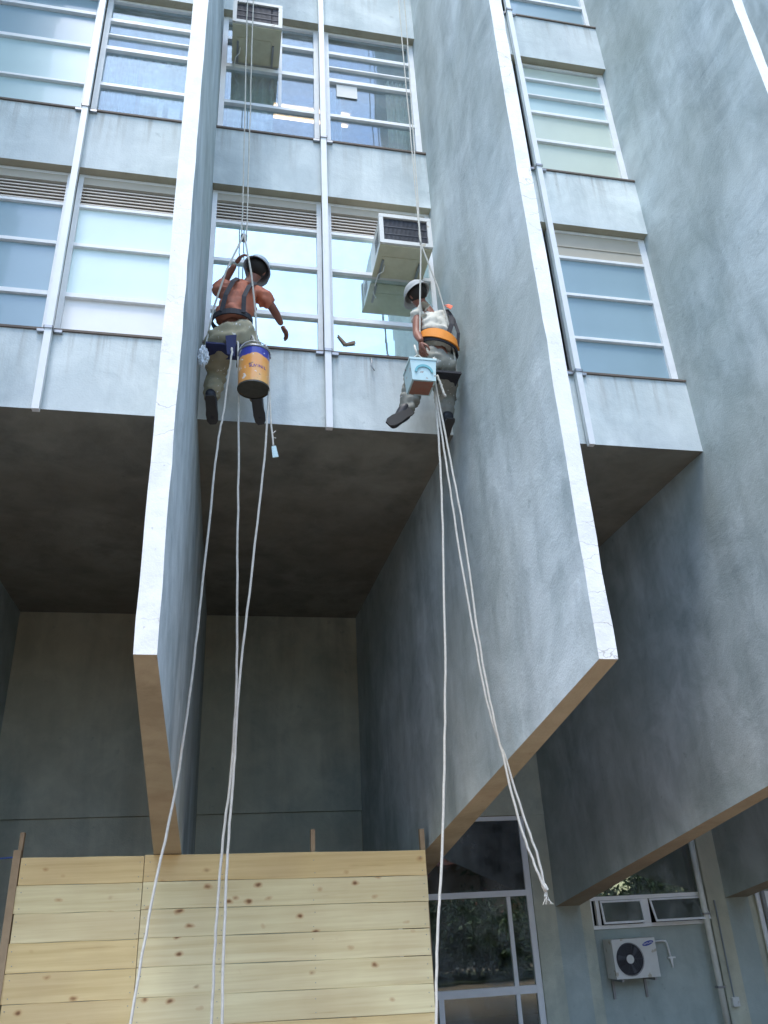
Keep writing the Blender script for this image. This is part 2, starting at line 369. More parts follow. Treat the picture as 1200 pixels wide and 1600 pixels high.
def fin(x):
    m = MB(); NZ, NY = 70, 10; rnd = random.Random(int(x*100))
    jit = {}
    def vert(side, iy, z, key):
        k = (side, iy, key)
        if k not in jit:
            y = YB*iy/NY; j = 0
            if iy == 0: j = rnd.uniform(-.003, .003)-side*(.008 if rnd.random() < .06 else 0)
            jit[k] = m.bm.verts.new((x+side*half(y)+j, y+(rnd.uniform(-.003, .003) if iy == 0 else 0), z))
        return jit[k]
    def zb(iy): return ZF+(ZBB-ZF)*iy/NY
    for iy in range(NY):
        for s_ in (-1, 1):
            for k in range(NZ):
                a0 = zb(iy)+(ZTOP-zb(iy))*k/NZ; a1 = zb(iy)+(ZTOP-zb(iy))*(k+1)/NZ
                b0 = zb(iy+1)+(ZTOP-zb(iy+1))*k/NZ; b1 = zb(iy+1)+(ZTOP-zb(iy+1))*(k+1)/NZ
                m.face([vert(s_, iy, a0, k), vert(s_, iy+1, b0, k), vert(s_, iy+1, b1, k+1), vert(s_, iy, a1, k+1)], 0)
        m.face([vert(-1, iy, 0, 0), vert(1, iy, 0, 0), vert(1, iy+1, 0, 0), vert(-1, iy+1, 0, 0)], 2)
        m.face([vert(-1, iy, 0, NZ), vert(1, iy, 0, NZ), vert(1, iy+1, 0, NZ), vert(-1, iy+1, 0, NZ)], 0)
    for k in range(NZ):
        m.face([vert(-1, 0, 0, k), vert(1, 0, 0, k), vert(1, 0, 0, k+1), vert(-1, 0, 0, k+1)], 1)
        m.face([vert(-1, NY, 0, k), vert(1, NY, 0, k), vert(1, NY, 0, k+1), vert(-1, NY, 0, k+1)], 0)
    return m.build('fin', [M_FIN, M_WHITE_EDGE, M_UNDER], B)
for x in FX: fin(x)

LX = lambda i, y: FX[i]+half(y); RX = lambda i, y: FX[i+1]-half(y)
def wedge(m, i, y0, y1, z0, z1, mi=0, e=.0):
    """box filling bay i between two tapered fins"""
    m.hexa([(LX(i, y0)-e, y0, z0), (RX(i, y0)+e, y0, z0), (RX(i, y1)+e, y1, z0), (LX(i, y1)-e, y1, z0),
            (LX(i, y0)-e, y0, z1), (RX(i, y0)+e, y0, z1), (RX(i, y1)+e, y1, z1), (LX(i, y1)-e, y1, z1)], mi)
NB = len(FX)-1
for i in range(NB):
    for k in range(4):
        m = MB(); z = Z0+ST*k
        wedge(m, i, YS, YS+.22, z, z+(HS if k < 3 else 1.5), 0)
        m.bm.normal_update()
        for f_ in m.bm.faces:
            if max(v_.co.z for v_ in f_.verts) < z+.01: f_.material_index = 1  # undersides: shade put in as a darker concrete colour
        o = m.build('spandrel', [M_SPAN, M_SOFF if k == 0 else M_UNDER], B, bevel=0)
        if k < 3:
            m = MB(); wedge(m, i, YS-.018, YG+.06, z+HS+.001, z+HS+.024); m.build('sill', M_SILL, B)
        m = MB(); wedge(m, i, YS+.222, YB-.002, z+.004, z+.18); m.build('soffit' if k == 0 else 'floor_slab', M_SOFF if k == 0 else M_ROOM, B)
    # rear ground floor wall
    m = MB()
    if i < 3-1+0 or i == 5:
        wedge(m, i, YB+.0, YB+.25, 2.925, Z0+.003); wedge(m, i, YB+.035, YB+.25, -.2, 2.922)
    elif i == 2:
        wedge(m, i, YB+.0, YB+.25, 2.925, Z0+.003); wedge(m, i, YB+.035, YB+.25, -.2, 2.922)
    elif i == 3:
        wedge(m, i, YB, YB+.25, 2.80, Z0+.003)
        m.box(4.78, RX(3, YB), YB, YB+.25, -.2, 2.797)
        m.box(LX(3, YB), 2.86, YB, YB+.25, -.2, 2.797)
    elif i == 4:
        wedge(m, i, YB, YB+.25, 2.80, Z0+.003)
        m.box(LX(4, YB), 5.60, YB, YB+.25, -.2, 2.797)
        m.box(7.40, RX(4, YB), YB, YB+.25, -.2, 2.797)
    m.build('rear_wall', M_BACK, B)
# piers that carry on down under the fins
for i, x in enumerate(FX):
    m = MB(); m.box(x-half(YB), x+half(YB), YB, YB+.249, -.2, Z0); m.build('pier', M_BACK if x < 3 else M_INFILL, B)
# dark lobby behind the glass
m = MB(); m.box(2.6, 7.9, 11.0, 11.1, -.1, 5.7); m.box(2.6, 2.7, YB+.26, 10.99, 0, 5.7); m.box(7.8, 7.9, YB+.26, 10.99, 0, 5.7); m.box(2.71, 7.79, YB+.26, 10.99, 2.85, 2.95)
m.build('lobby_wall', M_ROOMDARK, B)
# upper rooms
m = MB(); m.box(FX[0], FX[-1], YB-.002, YB+.2, Z0+.2, ZTOP-.6); m.build('room_wall', M_ROOM, B)
m = MB(); m.box(FX[0]-.01, FX[-1]+.01, YB+.26, 14, 2.96, ZTOP-.3); m.build('rear_block', M_SPAN, B)
m = MB(); m.box(FX[0], FX[-1], YS+.23, 14.2, Z0+3*ST+1.3, Z0+3*ST+1.45); m.build('roof_slab', M_SPAN, B)
m = MB(); m.box(FX[0]-.3, FX[0]-.19, YS, 14, -.2, ZTOP-.3); m.build('end_wall', M_SPAN, B)
m = MB(); m.box(FX[-1]+.19, FX[-1]+.3, YS, 14, -.2, ZTOP-.3); m.build('end_wall', M_SPAN, B)

# ---- windows
def window(x0, x1, z0, z1, rails, panes, louver=None, jamb=.05, vsplit=None, beige=None, tilt=0):
    """rails: list of (z, thickness). panes: materials from bottom to top between rails."""
    org = Vector((x0, YG, z0))
    f = MB(); ya, yb = YG-.035, YG+.03
    f.box(x0, x0+jamb, ya, yb, z0, z1); f.box(x1-jamb, x1, ya, yb, z0, z1)
    f.box(x0+jamb, x1-jamb, ya+.002, yb, z0, z0+.035)
    f.box(x0+jamb, x1-jamb, ya+.002, yb, z1-.035, z1)
    wn = f.build('window', M_FRAME, B, bevel=0, local=org)
    top = z1-.035
    if louver:
        lt = top-.10
        boxo('head_board', M_BEIGE, wn, x0+jamb, x1-jamb, YG-.03, YG+.01, lt, top)
        for k in range(6):
            z = louver+.03+k*(lt-louver-.05)/6
            s_ = MB(); s_.hexa([(x0+jamb, ya+.004, z), (x1-jamb, ya+.004, z), (x1-jamb, ya+.05, z+.028), (x0+jamb, ya+.05, z+.028),
                                (x0+jamb, ya+.004, z+.016), (x1-jamb, ya+.004, z+.016), (x1-jamb, ya+.05, z+.044), (x0+jamb, ya+.05, z+.044)])
            s_.build('slat', M_LOUVER, wn)
        boxo('louver_board', M_LBACK, wn, x0+jamb, x1-jamb, YG+.026, YG+.04, louver, top)
    if beige:
        boxo('shutter_box', M_BEIGE, wn, x0+jamb, x1-jamb, YG-.02, YG+.02, beige, top)
        boxo('trim', M_BEIGE, wn, x0+jamb, x1-jamb, YG-.03, YG-.021, beige+.17, beige+.19)
    zs = [z0+.035]+[r[0] for r in rails]+[louver or beige or top]
    for (z, t) in rails+([(louver or beige, .035)] if (louver or beige) else []):
        boxo('rail', M_FRAME, wn, x0+jamb, x1-jamb, ya-.004, yb, z-t/2, z+t/2)
    allz = [z0+.035]+sorted([r[0] for r in rails]+([louver or beige] if (louver or beige) else [top]))
    rnd = random.Random(int(x0*31+z0*7))
    for k in range(len(allz)-1):
        p = panes[k] if k < len(panes) else panes[-1]
        a, b = allz[k]+.008, allz[k+1]-.008
        dy = rnd.uniform(-.006, .006)
        q = MB(); q.hexa([(x0+jamb-.004, YG-dy, a), (x1-jamb+.004, YG+rnd.uniform(-.004, .004), a), (x1-jamb+.004, YG+.006, a), (x0+jamb-.004, YG+.006-dy, a),
                          (x0+jamb-.004, YG+dy, b), (x1-jamb+.004, YG+dy, b), (x1-jamb+.004, YG+dy+.006, b), (x0+jamb-.004, YG+dy+.006, b)])
        q.build('pane', p, wn)
    if vsplit:
        for xs, za, zb_ in vsplit: boxo('sash_stile', M_FRAME, wn, xs-.02, xs+.02, ya-.002, yb-.002, za, zb_)
    return wn
zl0, zl1 = Z0+HS+.026, Z0+ST-.001
zm0, zm1 = zl0+ST, zl1+ST
zu0, zu1 = zl0+2*ST, zl1+2*ST
LOWR = [(7.10, .05), (7.745, .04)]
def bay_edges(i): return LX(i, YG)+.003, RX(i, YG)-.003, (FX[i]+FX[i+1])/2
for i in range(NB):
    a, b, c = bay_edges(i)
    if i == 3: cc = 3.90
    else: cc = c
    # lower storey
    if i in (0, 1, 2, 5):
        lp = [G_MIRROR]*3
        window(a, cc-.03, zl0, zl1, LOWR, [P_BLUE]*3 if i == 1 else [G_MIRROR]*3, louver=8.27)
        window(cc+.03, b, zl0, zl1, LOWR, [P_WHITE, P_ICE, P_ICE] if i == 1 else lp, louver=8.27, jamb=.05)
    else:
        window(a, cc-.03, zl0, zl1, LOWR, [G_MIRROR]*3, beige=8.30)
        window(cc+.03, b, zl0, zl1, [(7.14, .035), (7.75, .035)], [P_BLUE]*3, beige=8.30, jamb=.08)
    # middle storey
    R_ = [(10.17, .045), (10.81, .06), (11.32, .05)]
    if i == 1:
        window(a, cc-.03, zm0, zm1, [(10.13, .03), (10.79, .05), (11.38, .05)], [P_PALE, P_PALE, P_BLUE, P_BLUE])
        window(cc+.03, b, zm0, zm1, R_+[(11.05, .02)], [G_CLEAR], jamb=.06)
    elif i == 3:
        window(a, cc-.03, zm0, zm1, R_, [G_MIRROR])
        window(cc+.03, b, zm0, zm1, [(10.245, .045), (10.77, .045), (11.1, .02), (11.42, .03)], [P_CREAM, P_CREAM, P_PALE, P_PALE, P_CREAM], jamb=.08)
    elif i == 2:
        window(a, cc-.03, zm0, zm1, R_, [G_CLEAR], vsplit=[(.80, 10.2, 11.6)], jamb=.06)
        window(cc+.03, b, zm0, zm1, R_+[(11.05, .02)], [G_CLEAR], jamb=.07)
    else:
        window(a, cc-.03, zm0, zm1, R_, [P_PALE, G_CLEAR, G_CLEAR, P_PALE]); window(cc+.03, b, zm0, zm1, R_, [G_CLEAR])
    # upper storey
    for (p0, p1) in ((a, cc-.03), (cc+.03, b)):
        window(p0, p1, zu0, zu1, [(13.17, .045), (13.81, .05)], [P_BLUE if i > 2 else G_MIRROR], jamb=.06)

# ---- door glazing (bay right of the hoarding)
dg = MB()
def dbox(*b): dg.box(*b)
yd0, yd1 = YB+.03, YB+.09
dbox(2.862, 4.778, yd0, yd1, 2.735, 2.795); dbox(4.695, 4.778, yd0, yd1, 0, 2.733); dbox(2.862, 2.92, yd0, yd1, 0, 2.733)
dbox(2.922, 4.693, yd0-.003, yd1, 1.755, 1.83); dbox(2.922, 4.693, yd0-.003, yd1, .59, .685)
dbox(4.40, 4.455, yd0, yd1-.01, .02, .588); dbox(4.40, 4.455, yd0, yd1-.01, .687, 1.753); dbox(3.35, 3.42, yd0, yd1-.01, .02, .588)
M_FRAME2 = plain('white_door_frame_enamel', (.9, .91, .91), .4, 0, .04, 5)
dw = dg.build('entrance_glazing', M_FRAME2, B, bevel=0, local=(4.7, YB, 0))
for (x0, x1, z0, z1, mt) in ((2.92, 4.695, 1.83, 2.735, G_TOPDARK), (2.92, 4.40, .685, 1.755, G_DOOR), (4.455, 4.695, .685, 1.755, G_DOOR),
                             (2.92, 3.35, 0.02, .59, G_DOOR), (3.42, 4.40, .02, .59, G_DOOR), (4.455, 4.695, .02, .59, G_DOOR)):
    boxo('pane', mt, dw, x0, x1, YB+.058, YB+.064, z0, z1)

# ---- infill wall with hopper windows (next bay)
boxo('infill_wall', M_INFILL, B, 5.602, 7.398, YB+.09, YB+.22, -.1, 1.285)
hw = MB(); h0, h1 = YB+.05, YB+.11
hw.box(5.602, 7.398, h0, h1, 1.288, 1.335); hw.box(5.602, 7.398, h0, h1, 1.645, 1.695)
hw.box(5.602, 5.64, h0, h1, 1.337, 1.643); hw.box(7.36, 7.398, h0, h1, 1.337, 1.643); hw.box(6.40, 6.50, h0, h1, 1.337, 1.643); hw.box(5.70, 5.75, h0, h1, 1.337, 1.643)
hw.box(5.602, 7.398, h0, h1, 2.75, 2.795); hw.box(5.602, 5.64, h0, h1, 1.697, 2.748); hw.box(7.36, 7.398, h0, h1, 1.697, 2.748)
hwo = hw.build('hopper_window', M_FRAME2, B, local=(5.6, YB, 1.29))
for (x0, x1, z0, z1, tl) in ((5.75, 6.40, 1.335, 1.645, .05), (6.50, 7.36, 1.335, 1.645, .12)):
    s_ = MB(); y = YB+.03
    def sash(xa, xb, za, zb_):
        f0 = (za-z1)/(z0-z1)*tl; f1 = (zb_-z1)/(z0-z1)*tl
        s_.hexa([(xa, y-f0, za), (xb, y-f0, za), (xb, y-f0+.02, za), (xa, y-f0+.02, za), (xa, y-f1, zb_), (xb, y-f1, zb_), (xb, y-f1+.02, zb_), (xa, y-f1+.02, zb_)])
    sash(x0+.01, x1-.01, z0+.012, z0+.04); sash(x0+.01, x1-.01, z1-.03, z1-.004); sash(x0+.01, x0+.035, z0+.041, z1-.031); sash(x1-.035, x1-.01, z0+.041, z1-.031)
    s_.build('sash', M_FRAME, hwo)
    s_ = MB(); y += .006; sash_t = .006
    f0 = (z0+.041-z1)/(z0-z1)*tl; f1 = (z1-.031-z1)/(z0-z1)*tl
    s_.hexa([(x0+.035, y-f0, z0+.041), (x1-.035, y-f0, z0+.041), (x1-.035, y-f0+.006, z0+.041), (x0+.035, y-f0+.006, z0+.041), (x0+.035, y-f1, z1-.031), (x1-.035, y-f1, z1-.031), (x1-.035, y-f1+.006, z1-.031), (x0+.035, y-f1+.006, z1-.031)])
    s_.build('pane', G_DOOR, hwo)
boxo('pane', G_DOOR, hwo, 5.64, 7.36, YB+.07, YB+.076, 1.695, 2.75)
boxo('door_jamb', M_FRAME, B, 8.16, 8.22, YB-.03, YB-.001, 0, 2.3)

# ---------------------------------------------------------------- things on the facade
def pipe(x0, x1, label):
    t = thing('downpipe', label, 'pipe', (x0, 2.11, Z0-.06), 'thin white pipes down the facade')
    m = MB(); pts = [(x0+(x1-x0)*k/8, 2.105, Z0-.05+(ZTOP-Z0)*k/8) for k in range(9)]
    
    rr_ = [[m.bm.verts.new((p[0]+dx, 2.105+dy, p[2])) for dx, dy in ((-.031, -.028), (.031, -.028), (.031, .028), (-.031, .028))] for p in pts]
    for a_, b_ in zip(rr_, rr_[1:]):
        for q_ in range(4): m.face([a_[q_], a_[(q_+1) % 4], b_[(q_+1) % 4], b_[q_]])
    m.face(rr_[0]); m.face(rr_[-1][::-1]); m.build('pipe_run', M_PIPE, t, bevel=.006)
    for k in range(3):
        z = Z0+HS+ST*k-.02; x = x0+(x1-x0)*(z-Z0)/(ZTOP-Z0)
        m = MB(); m.box(x-.11, x-.034, 2.125, 2.161, z-.014, z+.014); m.box(x+.034, x+.11, 2.125, 2.161, z-.014, z+.014); m.box(x-.04, x+.04, 2.066, 2.073, z-.014, z+.014)
        m.box(x-.041, x-.034, 2.066, 2.14, z-.014, z+.014); m.box(x+.034, x+.041, 2.066, 2.14, z-.014, z+.014)
        m.build('bracket', M_METAL, t)
    return t
pipe(-1.275, -1.305, 'thin white pipe running down the facade left of the left fin')
pipe(1.294, 1.284, 'thin white pipe between the two rope workers')
pipe(3.905, 3.85, 'thin white pipe right of the big central fin')

def ac_window(x0, x1, z0, z1, y0, label):
    t = thing('window_air_conditioner', label, 'air conditioner', ((x0+x1)/2, y0, z0), 'window coolers jutting from the facade')
    m = MB(); m.box(x0+.012, x1-.012, y0+.05, YG+.03, z0+.014, z1-.01); m.build('casing', M_ACW, t, bevel=.008)
    m = MB(); m.box(x0+.004, x1-.004, y0+.03, YG-.045, z0, z0+.013); m.box(x0+.05, x1-.12, y0+.18, y0+.36, z0-.006, z0-.001); m.build('base_pan', M_ACB, t)
    m = MB(); fw = .045
    m.box(x0, x1, y0, y0+.05, z1-fw, z1); m.box(x0, x1, y0, y0+.05, z0+.014, z0+.014+fw); m.box(x0, x0+fw, y0+.001, y0+.05, z0+.06, z1-fw-.001); m.box(x1-fw, x1, y0+.001, y0+.05, z0+.06, z1-fw-.001)
    m.build('front_frame', M_ACW, t)
    m = MB(); m.box(x0+fw, x1-fw, y0+.035, y0+.048, z0+.06, z1-fw); m.build('cavity', M_ACD, t)
    m = MB(); n = 34
    for k in range(n):
        xx = x0+fw+.006+(x1-x0-2*fw-.012)*k/(n-1)
        if x1-fw-.09 < xx < x1-fw-.07: continue
        m.box(xx-.0025, xx+.0025, y0+.02, y0+.034, z0+.062, z1-fw-.002)
    m.build('grille', M_ACG, t)
    for xx in (x0+.07, x1-.09):
        m = MB(); m.box(xx-.012, xx+.012, y0+.22, YG-.05, z0-.022, z0-.007); m.build('bracket', M_METAL, t)
    m = MB(); m.tube([(x0+.10, y0+.30, z0-.004), (x0+.09, y0+.34, z0-.06), (x0+.05, y0+.40, z0-.05), (x0+.03, YG-.04, z0-.12)], .006, 6); m.build('drain_hose', M_PIPE, t, smooth=True)
    for k_ in range(6): boxo('vent_slot', M_ACD, t, x0+.0105, x0+.0118, y0+.12, y0+.30, z0+.12+k_*.03, z0+.132+k_*.03)
    for zz in (z0+.15, z0+.25): boxo('grille_bar', M_ACG, t, x0+fw, x1-fw, y0+.014, y0+.0195, zz, zz+.006)
    return t
ac_window(1.80, 2.355, 7.70, 8.115, 1.75, 'boxy cream air conditioner over the right worker, below the first concrete band')
ac_window(.215, .785, 10.87, 11.30, 1.75, 'boxy cream air conditioner at the top edge of the photo beside the left fin')

# outdoor condenser
t = thing('condenser_unit', 'white split-system condenser with a round dark fan on the grey wall', 'air conditioner', (6.02, 7.3, .70))
cx0, cx1, cz0, cz1, cy0, cy1 = 5.715, 6.345, .70, 1.165, 7.28, 7.56
m = MB(); m.box(cx0, cx1, cy0, cy1, cz0, cz1); m.build('casing', M_ACW, t, bevel=.012)
fc = (5.94, .925); m = MB(); n = 40
def discring(m, r0, r1, y0, y1, n=40):
    L = []
    for k in range(n):
        a = k*2*math.pi/n; ca, sa = math.cos(a), math.sin(a)
        L.append([m.bm.verts.new((fc[0]+r*ca, y, fc[1]+r*sa)) for r, y in ((r0, y0), (r1, y0), (r1, y1), (r0, y1))])
    for k in range(n):
        for q in range(4): m.face([L[k][q], L[k][(q+1) % 4], L[(k+1) % n][(q+1) % 4], L[(k+1) % n][q]])
discring(m, .045, .19, cy0-.006, cy0-.002); m.build('fan_opening', M_ACD, t)
m = MB()
for r in (.06, .08, .10, .12, .14, .16, .18, .195): discring(m, r-.0022, r+.0022, cy0-.016, cy0-.012)
for k in range(10):
    a = k*math.pi/5; p = Vector((math.cos(a), 0, math.sin(a))); c = Vector((fc[0], cy0-.013, fc[1])); m.tube([c+p*.04, c+p*.195], .0025, 5)
m.build('fan_guard', M_ACG, t)
m = MB()
for k in range(3):
    a = k*2*math.pi/3+.4
    for s_ in range(5):
        a0, a1 = a+s_*.16, a+(s_+1)*.16
        v = [m.bm.verts.new((fc[0]+r*math.cos(q), cy0-.008+.001*s_, fc[1]+r*math.sin(q))) for r, q in ((.045, a0), (.17, a0+.3), (.17, a1+.3), (.045, a1))]
        m.face(v)
m.build('fan_blade', M_ACG, t)
m = MB(); discring(m, .001, .052, cy0-.019, cy0-.008); m.build('hub', M_ACW, t)
q = NT('printed_blue_badge'); q.b.inputs['Base Color'].default_value = (.03, .06, .35, 1)
m = MB(); vs = []
ec = (6.235, 1.10)
ell = [(ec[0]+.085*math.cos(a)*math.cos(.25)-.026*math.sin(a)*math.sin(.25), ec[1]+.085*math.cos(a)*math.sin(.25)+.026*math.sin(a)*math.cos(.25)) for a in [k*2*math.pi/24 for k in range(24)]]
fr = [m.bm.verts.new((x, cy0-.004, z)) for x, z in ell]; bk = [m.bm.verts.new((x, cy0-.0005, z)) for x, z in ell]
m.face(fr); m.face(bk[::-1])
for k in range(24): m.face([fr[k], fr[(k+1) % 24], bk[(k+1) % 24], bk[k]])
m.build('badge', q.m, t)
def text(s_, size, loc, rot, mat, parent, name='lettering', ext=.0008):
    cu = bpy.data.curves.new(name, 'FONT'); cu.body = s_; cu.size = size; cu.extrude = ext; cu.align_x = 'CENTER'; cu.align_y = 'CENTER'
    o = bpy.data.objects.new(name, cu); COL.objects.link(o)
    dg_ = bpy.context.evaluated_depsgraph_get(); me = bpy.data.meshes.new_from_object(o.evaluated_get(dg_)); bpy.data.objects.remove(o)
    o = link(name, me, mat, parent); o.location = Vector(loc)-parent_world(parent); o.rotation_euler = rot; return o
text('SAMSUNG', .030, (ec[0], cy0-.0055, ec[1]), (math.pi/2, -.2, 0), M_PAPER, t)
for x in (cx0+.08, cx1-.08):
    m = MB(); m.box(x-.015, x+.015, cy0-.01, YB+.089, cz0-.035, cz0-.003); m.box(x-.015, x+.015, YB+.06, YB+.089, cz0-.25, cz0-.036); m.build('bracket', M_METAL, t)

t = thing('drain_tap', 'small white bent water pipe with tap beside the condenser unit', 'tap', (6.7, YB, .77))
m = MB(); yy = YB+.05
m.tube([(6.50, yy, 1.105), (6.62, yy, 1.105), (6.66, yy, 1.10), (6.675, yy, 1.07), (6.69, yy, .95), (6.70, yy, .90)], .014, 8); m.build('pipe_run', M_PIPE, t, smooth=True)
m = MB(); m.box(6.65, 6.76, yy-.02, yy+.02, .885, .905); m.lathe((6.705, yy, .77), [(.008, 0), (.014, .05), (.022, .115)], 10); m.build('valve', M_PIPE, t)

t = thing('waste_pipe', 'thick cream pipe down the wall right of the condenser unit', 'pipe', (7.29, YB, 0))
m = MB(); m.tube([(7.30, YB-.05, 0), (7.295, YB-.05, 1.2), (7.285, YB-.05, 2.36)], .042, 12); m.build('pipe_run', plain('cream_pipe', (.74, .75, .68), .5), t, smooth=True)
for z in (.5, 1.4): boxo('clip', M_METAL, t, 7.245, 7.345, YB-.1, YB-.002, z, z+.025)
t = thing('junction_box', 'small white electrical box low on the wall right of the cream pipe', 'electrical box', (7.5, YB, .3))
boxo('box_body', M_ACW, t, 7.44, 7.54, YB-.06, YB-.001, .27, .38, bevel=.006)
m = MB(); m.tube([(7.49, YB-.02, .381), (7.49, YB-.02, 1.58)], .011, 8); m.build('conduit', plain('grey_conduit', (.25, .28, .30), .6), t)
t = thing('wall_sign', 'white sign with red print at the right edge under the fin', 'sign', (8.6, YB-.05, 1.0))
boxo('sign_board', plain('sign_white', (.85, .85, .85), .5, 0, .02), t, 8.27, 9.25, YB-.08, YB-.05, .35, 1.66)
qr = NT('sign_red'); qr.b.inputs['Base Color'].default_value = (.6, .02, .03, 1)
m = MB(); m.tube([(8.47, YB-.087, 1.15), (8.47, YB-.081, 1.15)], .12, 24); m.box(8.44, 9.0, YB-.087, YB-.081, 1.45, 1.52); m.build('sign_print', qr.m, t)
boxo('sign_frame', M_METAL, t, 8.23, 8.268, YB-.09, YB-.045, .33, 1.68)

# small bits on the facade
m = MB()
for a, b, w_ in (((1.425, 6.905), (1.50, 6.80), .030), ((1.50, 6.80), (1.60, 6.835), .034)):
    d = Vector((b[0]-a[0], 0, b[1]-a[1])).normalized(); n_ = Vector((-d.z, 0, d.x))*w_/2
    A, C_ = Vector((a[0], YG-.018, a[1])), Vector((b[0], YG-.02, b[1]))
    th = Vector((0, .008, 0)); m.hexa([A-n_*.5, C_-n_, C_+n_, A+n_*.5, A-n_*.5+th, C_-n_+th, C_+n_+th, A+n_*.5+th])
tag(m.build('tape_scrap', plain('brown_tape', (.22, .15, .11), .8), local=(1.5, YG-.05, 6.8)), 'crooked brown scrap stuck to the bright pane right of the white pipe', 'scrap')
m = MB(); m.tube([(1.72, 2.15, 6.56), (1.735, 2.13, 6.51), (1.72, 2.125, 6.45), (1.745, 2.12, 6.40), (1.755, 2.13, 6.39)], .006, 6)
tag(m.build('loose_wire', M_METAL, smooth=True, local=(1.73, 2.13, 6.45)), 'short bent wire sticking out of the concrete band between the workers', 'wire')
# curtains, paper and lamps in the upper rooms
def curtain(x0, x1, y, z0, z1, mat, label, nm='curtain', amp=.025, waves=5):
    m = MB(); n = 40; A = [];
    for k in range(n+1):
        x = x0+(x1-x0)*k/n; dy = amp*math.sin(k/n*waves*2*math.pi)
        A.append([m.bm.verts.new((x, y+dy+o, z)) for o, z in ((0, z0), (0, z1), (.006, z1), (.006, z0))])
    for k in range(n):
        for q_ in range(4): m.face([A[k][q_], A[k+1][q_], A[k+1][(q_+1) % 4], A[k][(q_+1) % 4]])
    return tag(m.build(nm, mat, smooth=True, local=((x0+x1)/2, y, z0)), label, 'curtain')
curtain(2.14, 2.42, 2.42, 9.6, 11.15, M_CURT, 'cream curtain behind the upper window against the central fin')
curtain(.2, .74, 2.42, 9.6, 10.86, M_CURT, 'cream curtain in the upper window below the top air conditioner')
curtain(-.80, -.20, 2.46, 9.9, 10.9, M_CURT, 'cream curtain in the upper window just left of the left fin')
curtain(-1.22, -.85, 2.44, 9.62, 10.95, M_CURTB, 'pale blue curtain in the upper window beside the leftmost white pipe')
curtain(-1.2, -.2, 2.62, 9.6, 11.2, M_CURT, 'wide cream curtain deeper inside the upper window left of the left fin', amp=.03, waves=9)
curtain(1.36, 1.62, 2.75, 9.6, 11.3, M_CURTB, 'folded blue curtain inside the upper window right of the middle pipe', amp=.03, waves=4)
m = MB(); m.box(1.49, 1.745, YG-.016, YG-.013, 10.55, 10.765)
tag(m.build('paper_sheet', M_PAPER, local=(1.6, YG, 10.5)), 'white paper sheet taped on the upper window right of the middle pipe', 'paper')
for x0, w_, lb in ((-.58, .055, 'narrow white folder standing on the upper sill left of the left fin'), (-.46, .13, 'wide white folder standing on the upper sill left of the left fin')):
    m = MB(); m.box(x0, x0+w_, 2.34, 2.40, 9.62, 10.1); tag(m.build('folder', P_WHITE, local=(x0, 2.34, 9.62)), lb, 'folder')
qe = NT('lit_fluorescent_tube'); qe.b.inputs['Emission Color'].default_value = (1, .66, .40, 1); qe.b.inputs['Emission Strength'].default_value = 1.6
for y, lb in ((3.25, 'lit tube lamp nearest the glass in the upper room'), (3.42, 'lit tube lamp behind another in the upper room')):
    t = thing('tube_lamp', lb, 'lamp', (1.3, y, 11.5))
    m = MB(); m.box(.75, 1.85, y-.035, y+.035, 11.53, 11.60); m.build('housing', M_ACW, t)
    m = MB(); m.tube([(.78, y, 11.505), (1.82, y, 11.505)], .016, 8); m.build('tube', qe.m, t)

# ---------------------------------------------------------------- hoarding
H = thing('hoarding', 'pale raw pine board hoarding under the overhang', 'fence', (.6, 4.0, 0))
rb = random.Random(3)
slope = math.radians(-1.0)
for side, (xa, xb) in enumerate(((-1.25, -.203), (-.197, 2.415))):
    for k in range(10):
        z1 = 2.205-.2245*k; z0 = max(z1-.2215+rb.uniform(-.0015, .0015), .0)
        e0, e1 = (rb.uniform(-.012, .004) if side == 0 else 0), (rb.uniform(-.006, .008) if side else 0)
        y = 4.0+rb.uniform(-.004, .004)
        zm = lambda x: -(x+1.25)*.0172+ (0 if side == 0 else .006)
        X0, X1 = xa+e0, xb+e1; NN = 12
        m = MB(); rings = []
        ph = rb.uniform(0, 6)
        for q_ in range(NN+1):
            x = X0+(X1-X0)*q_/NN; wv = .0016*math.sin(ph+q_*.9)
            b_ = .003
            rings.append([m.bm.verts.new(p_) for p_ in ((x, y+b_, z0+zm(x)+wv), (x, y, z0+b_+zm(x)+wv), (x, y, z1-b_+zm(x)-wv), (x, y+b_, z1+zm(x)-wv), (x, y+.024, z1+zm(x)-wv), (x, y+.024, z0+zm(x)+wv))])
        for q_ in range(NN):
            for s_ in range(6): m.face([rings[q_][s_], rings[q_][(s_+1) % 6], rings[q_+1][(s_+1) % 6], rings[q_+1][s_]])
        m.face(rings[0]); m.face(rings[-1][::-1])
        mt = M_PINE[2] if (k == 0 and side == 1) else rb.choice([M_PINE[0], M_PINE[0], M_PINE[1], M_PINE[1], M_PINE[2]])
        m.build('board', mt, H, local=((X0+X1)/2, 4.0, z0))
for x, zt, wd in ((-1.28, 2.42, .035), (1.335, 2.37, .04), (2.405, 2.345, .045), (-.2, 2.15, .05), (.5, 2.12, .05)):
    boxo('stake', M_POST, H, x-wd/2, x+wd/2, 4.03, 4.09, 0, zt, bevel=.003)
m = MB()
for k in range(10):
    for x in (-1.22, -.24, -.16, .5, 1.335, 2.38):
        for dz in (.05, .17):
            xx, zz = x+rb.uniform(-.012, .012), 2.205-.2245*(k+1)+dz+rb.uniform(-.01, .01)-(x+1.25)*.0172
            if zz > .05: m.tube([(xx, 3.9935, zz), (xx, 4.004, zz)], .0042, 6)
tag(m.build('nails', M_METAL, H), kind='stuff')
boxo('end_stake', M_POST, H, -1.325, -1.262, 3.99, 4.028, 0, 2.27)
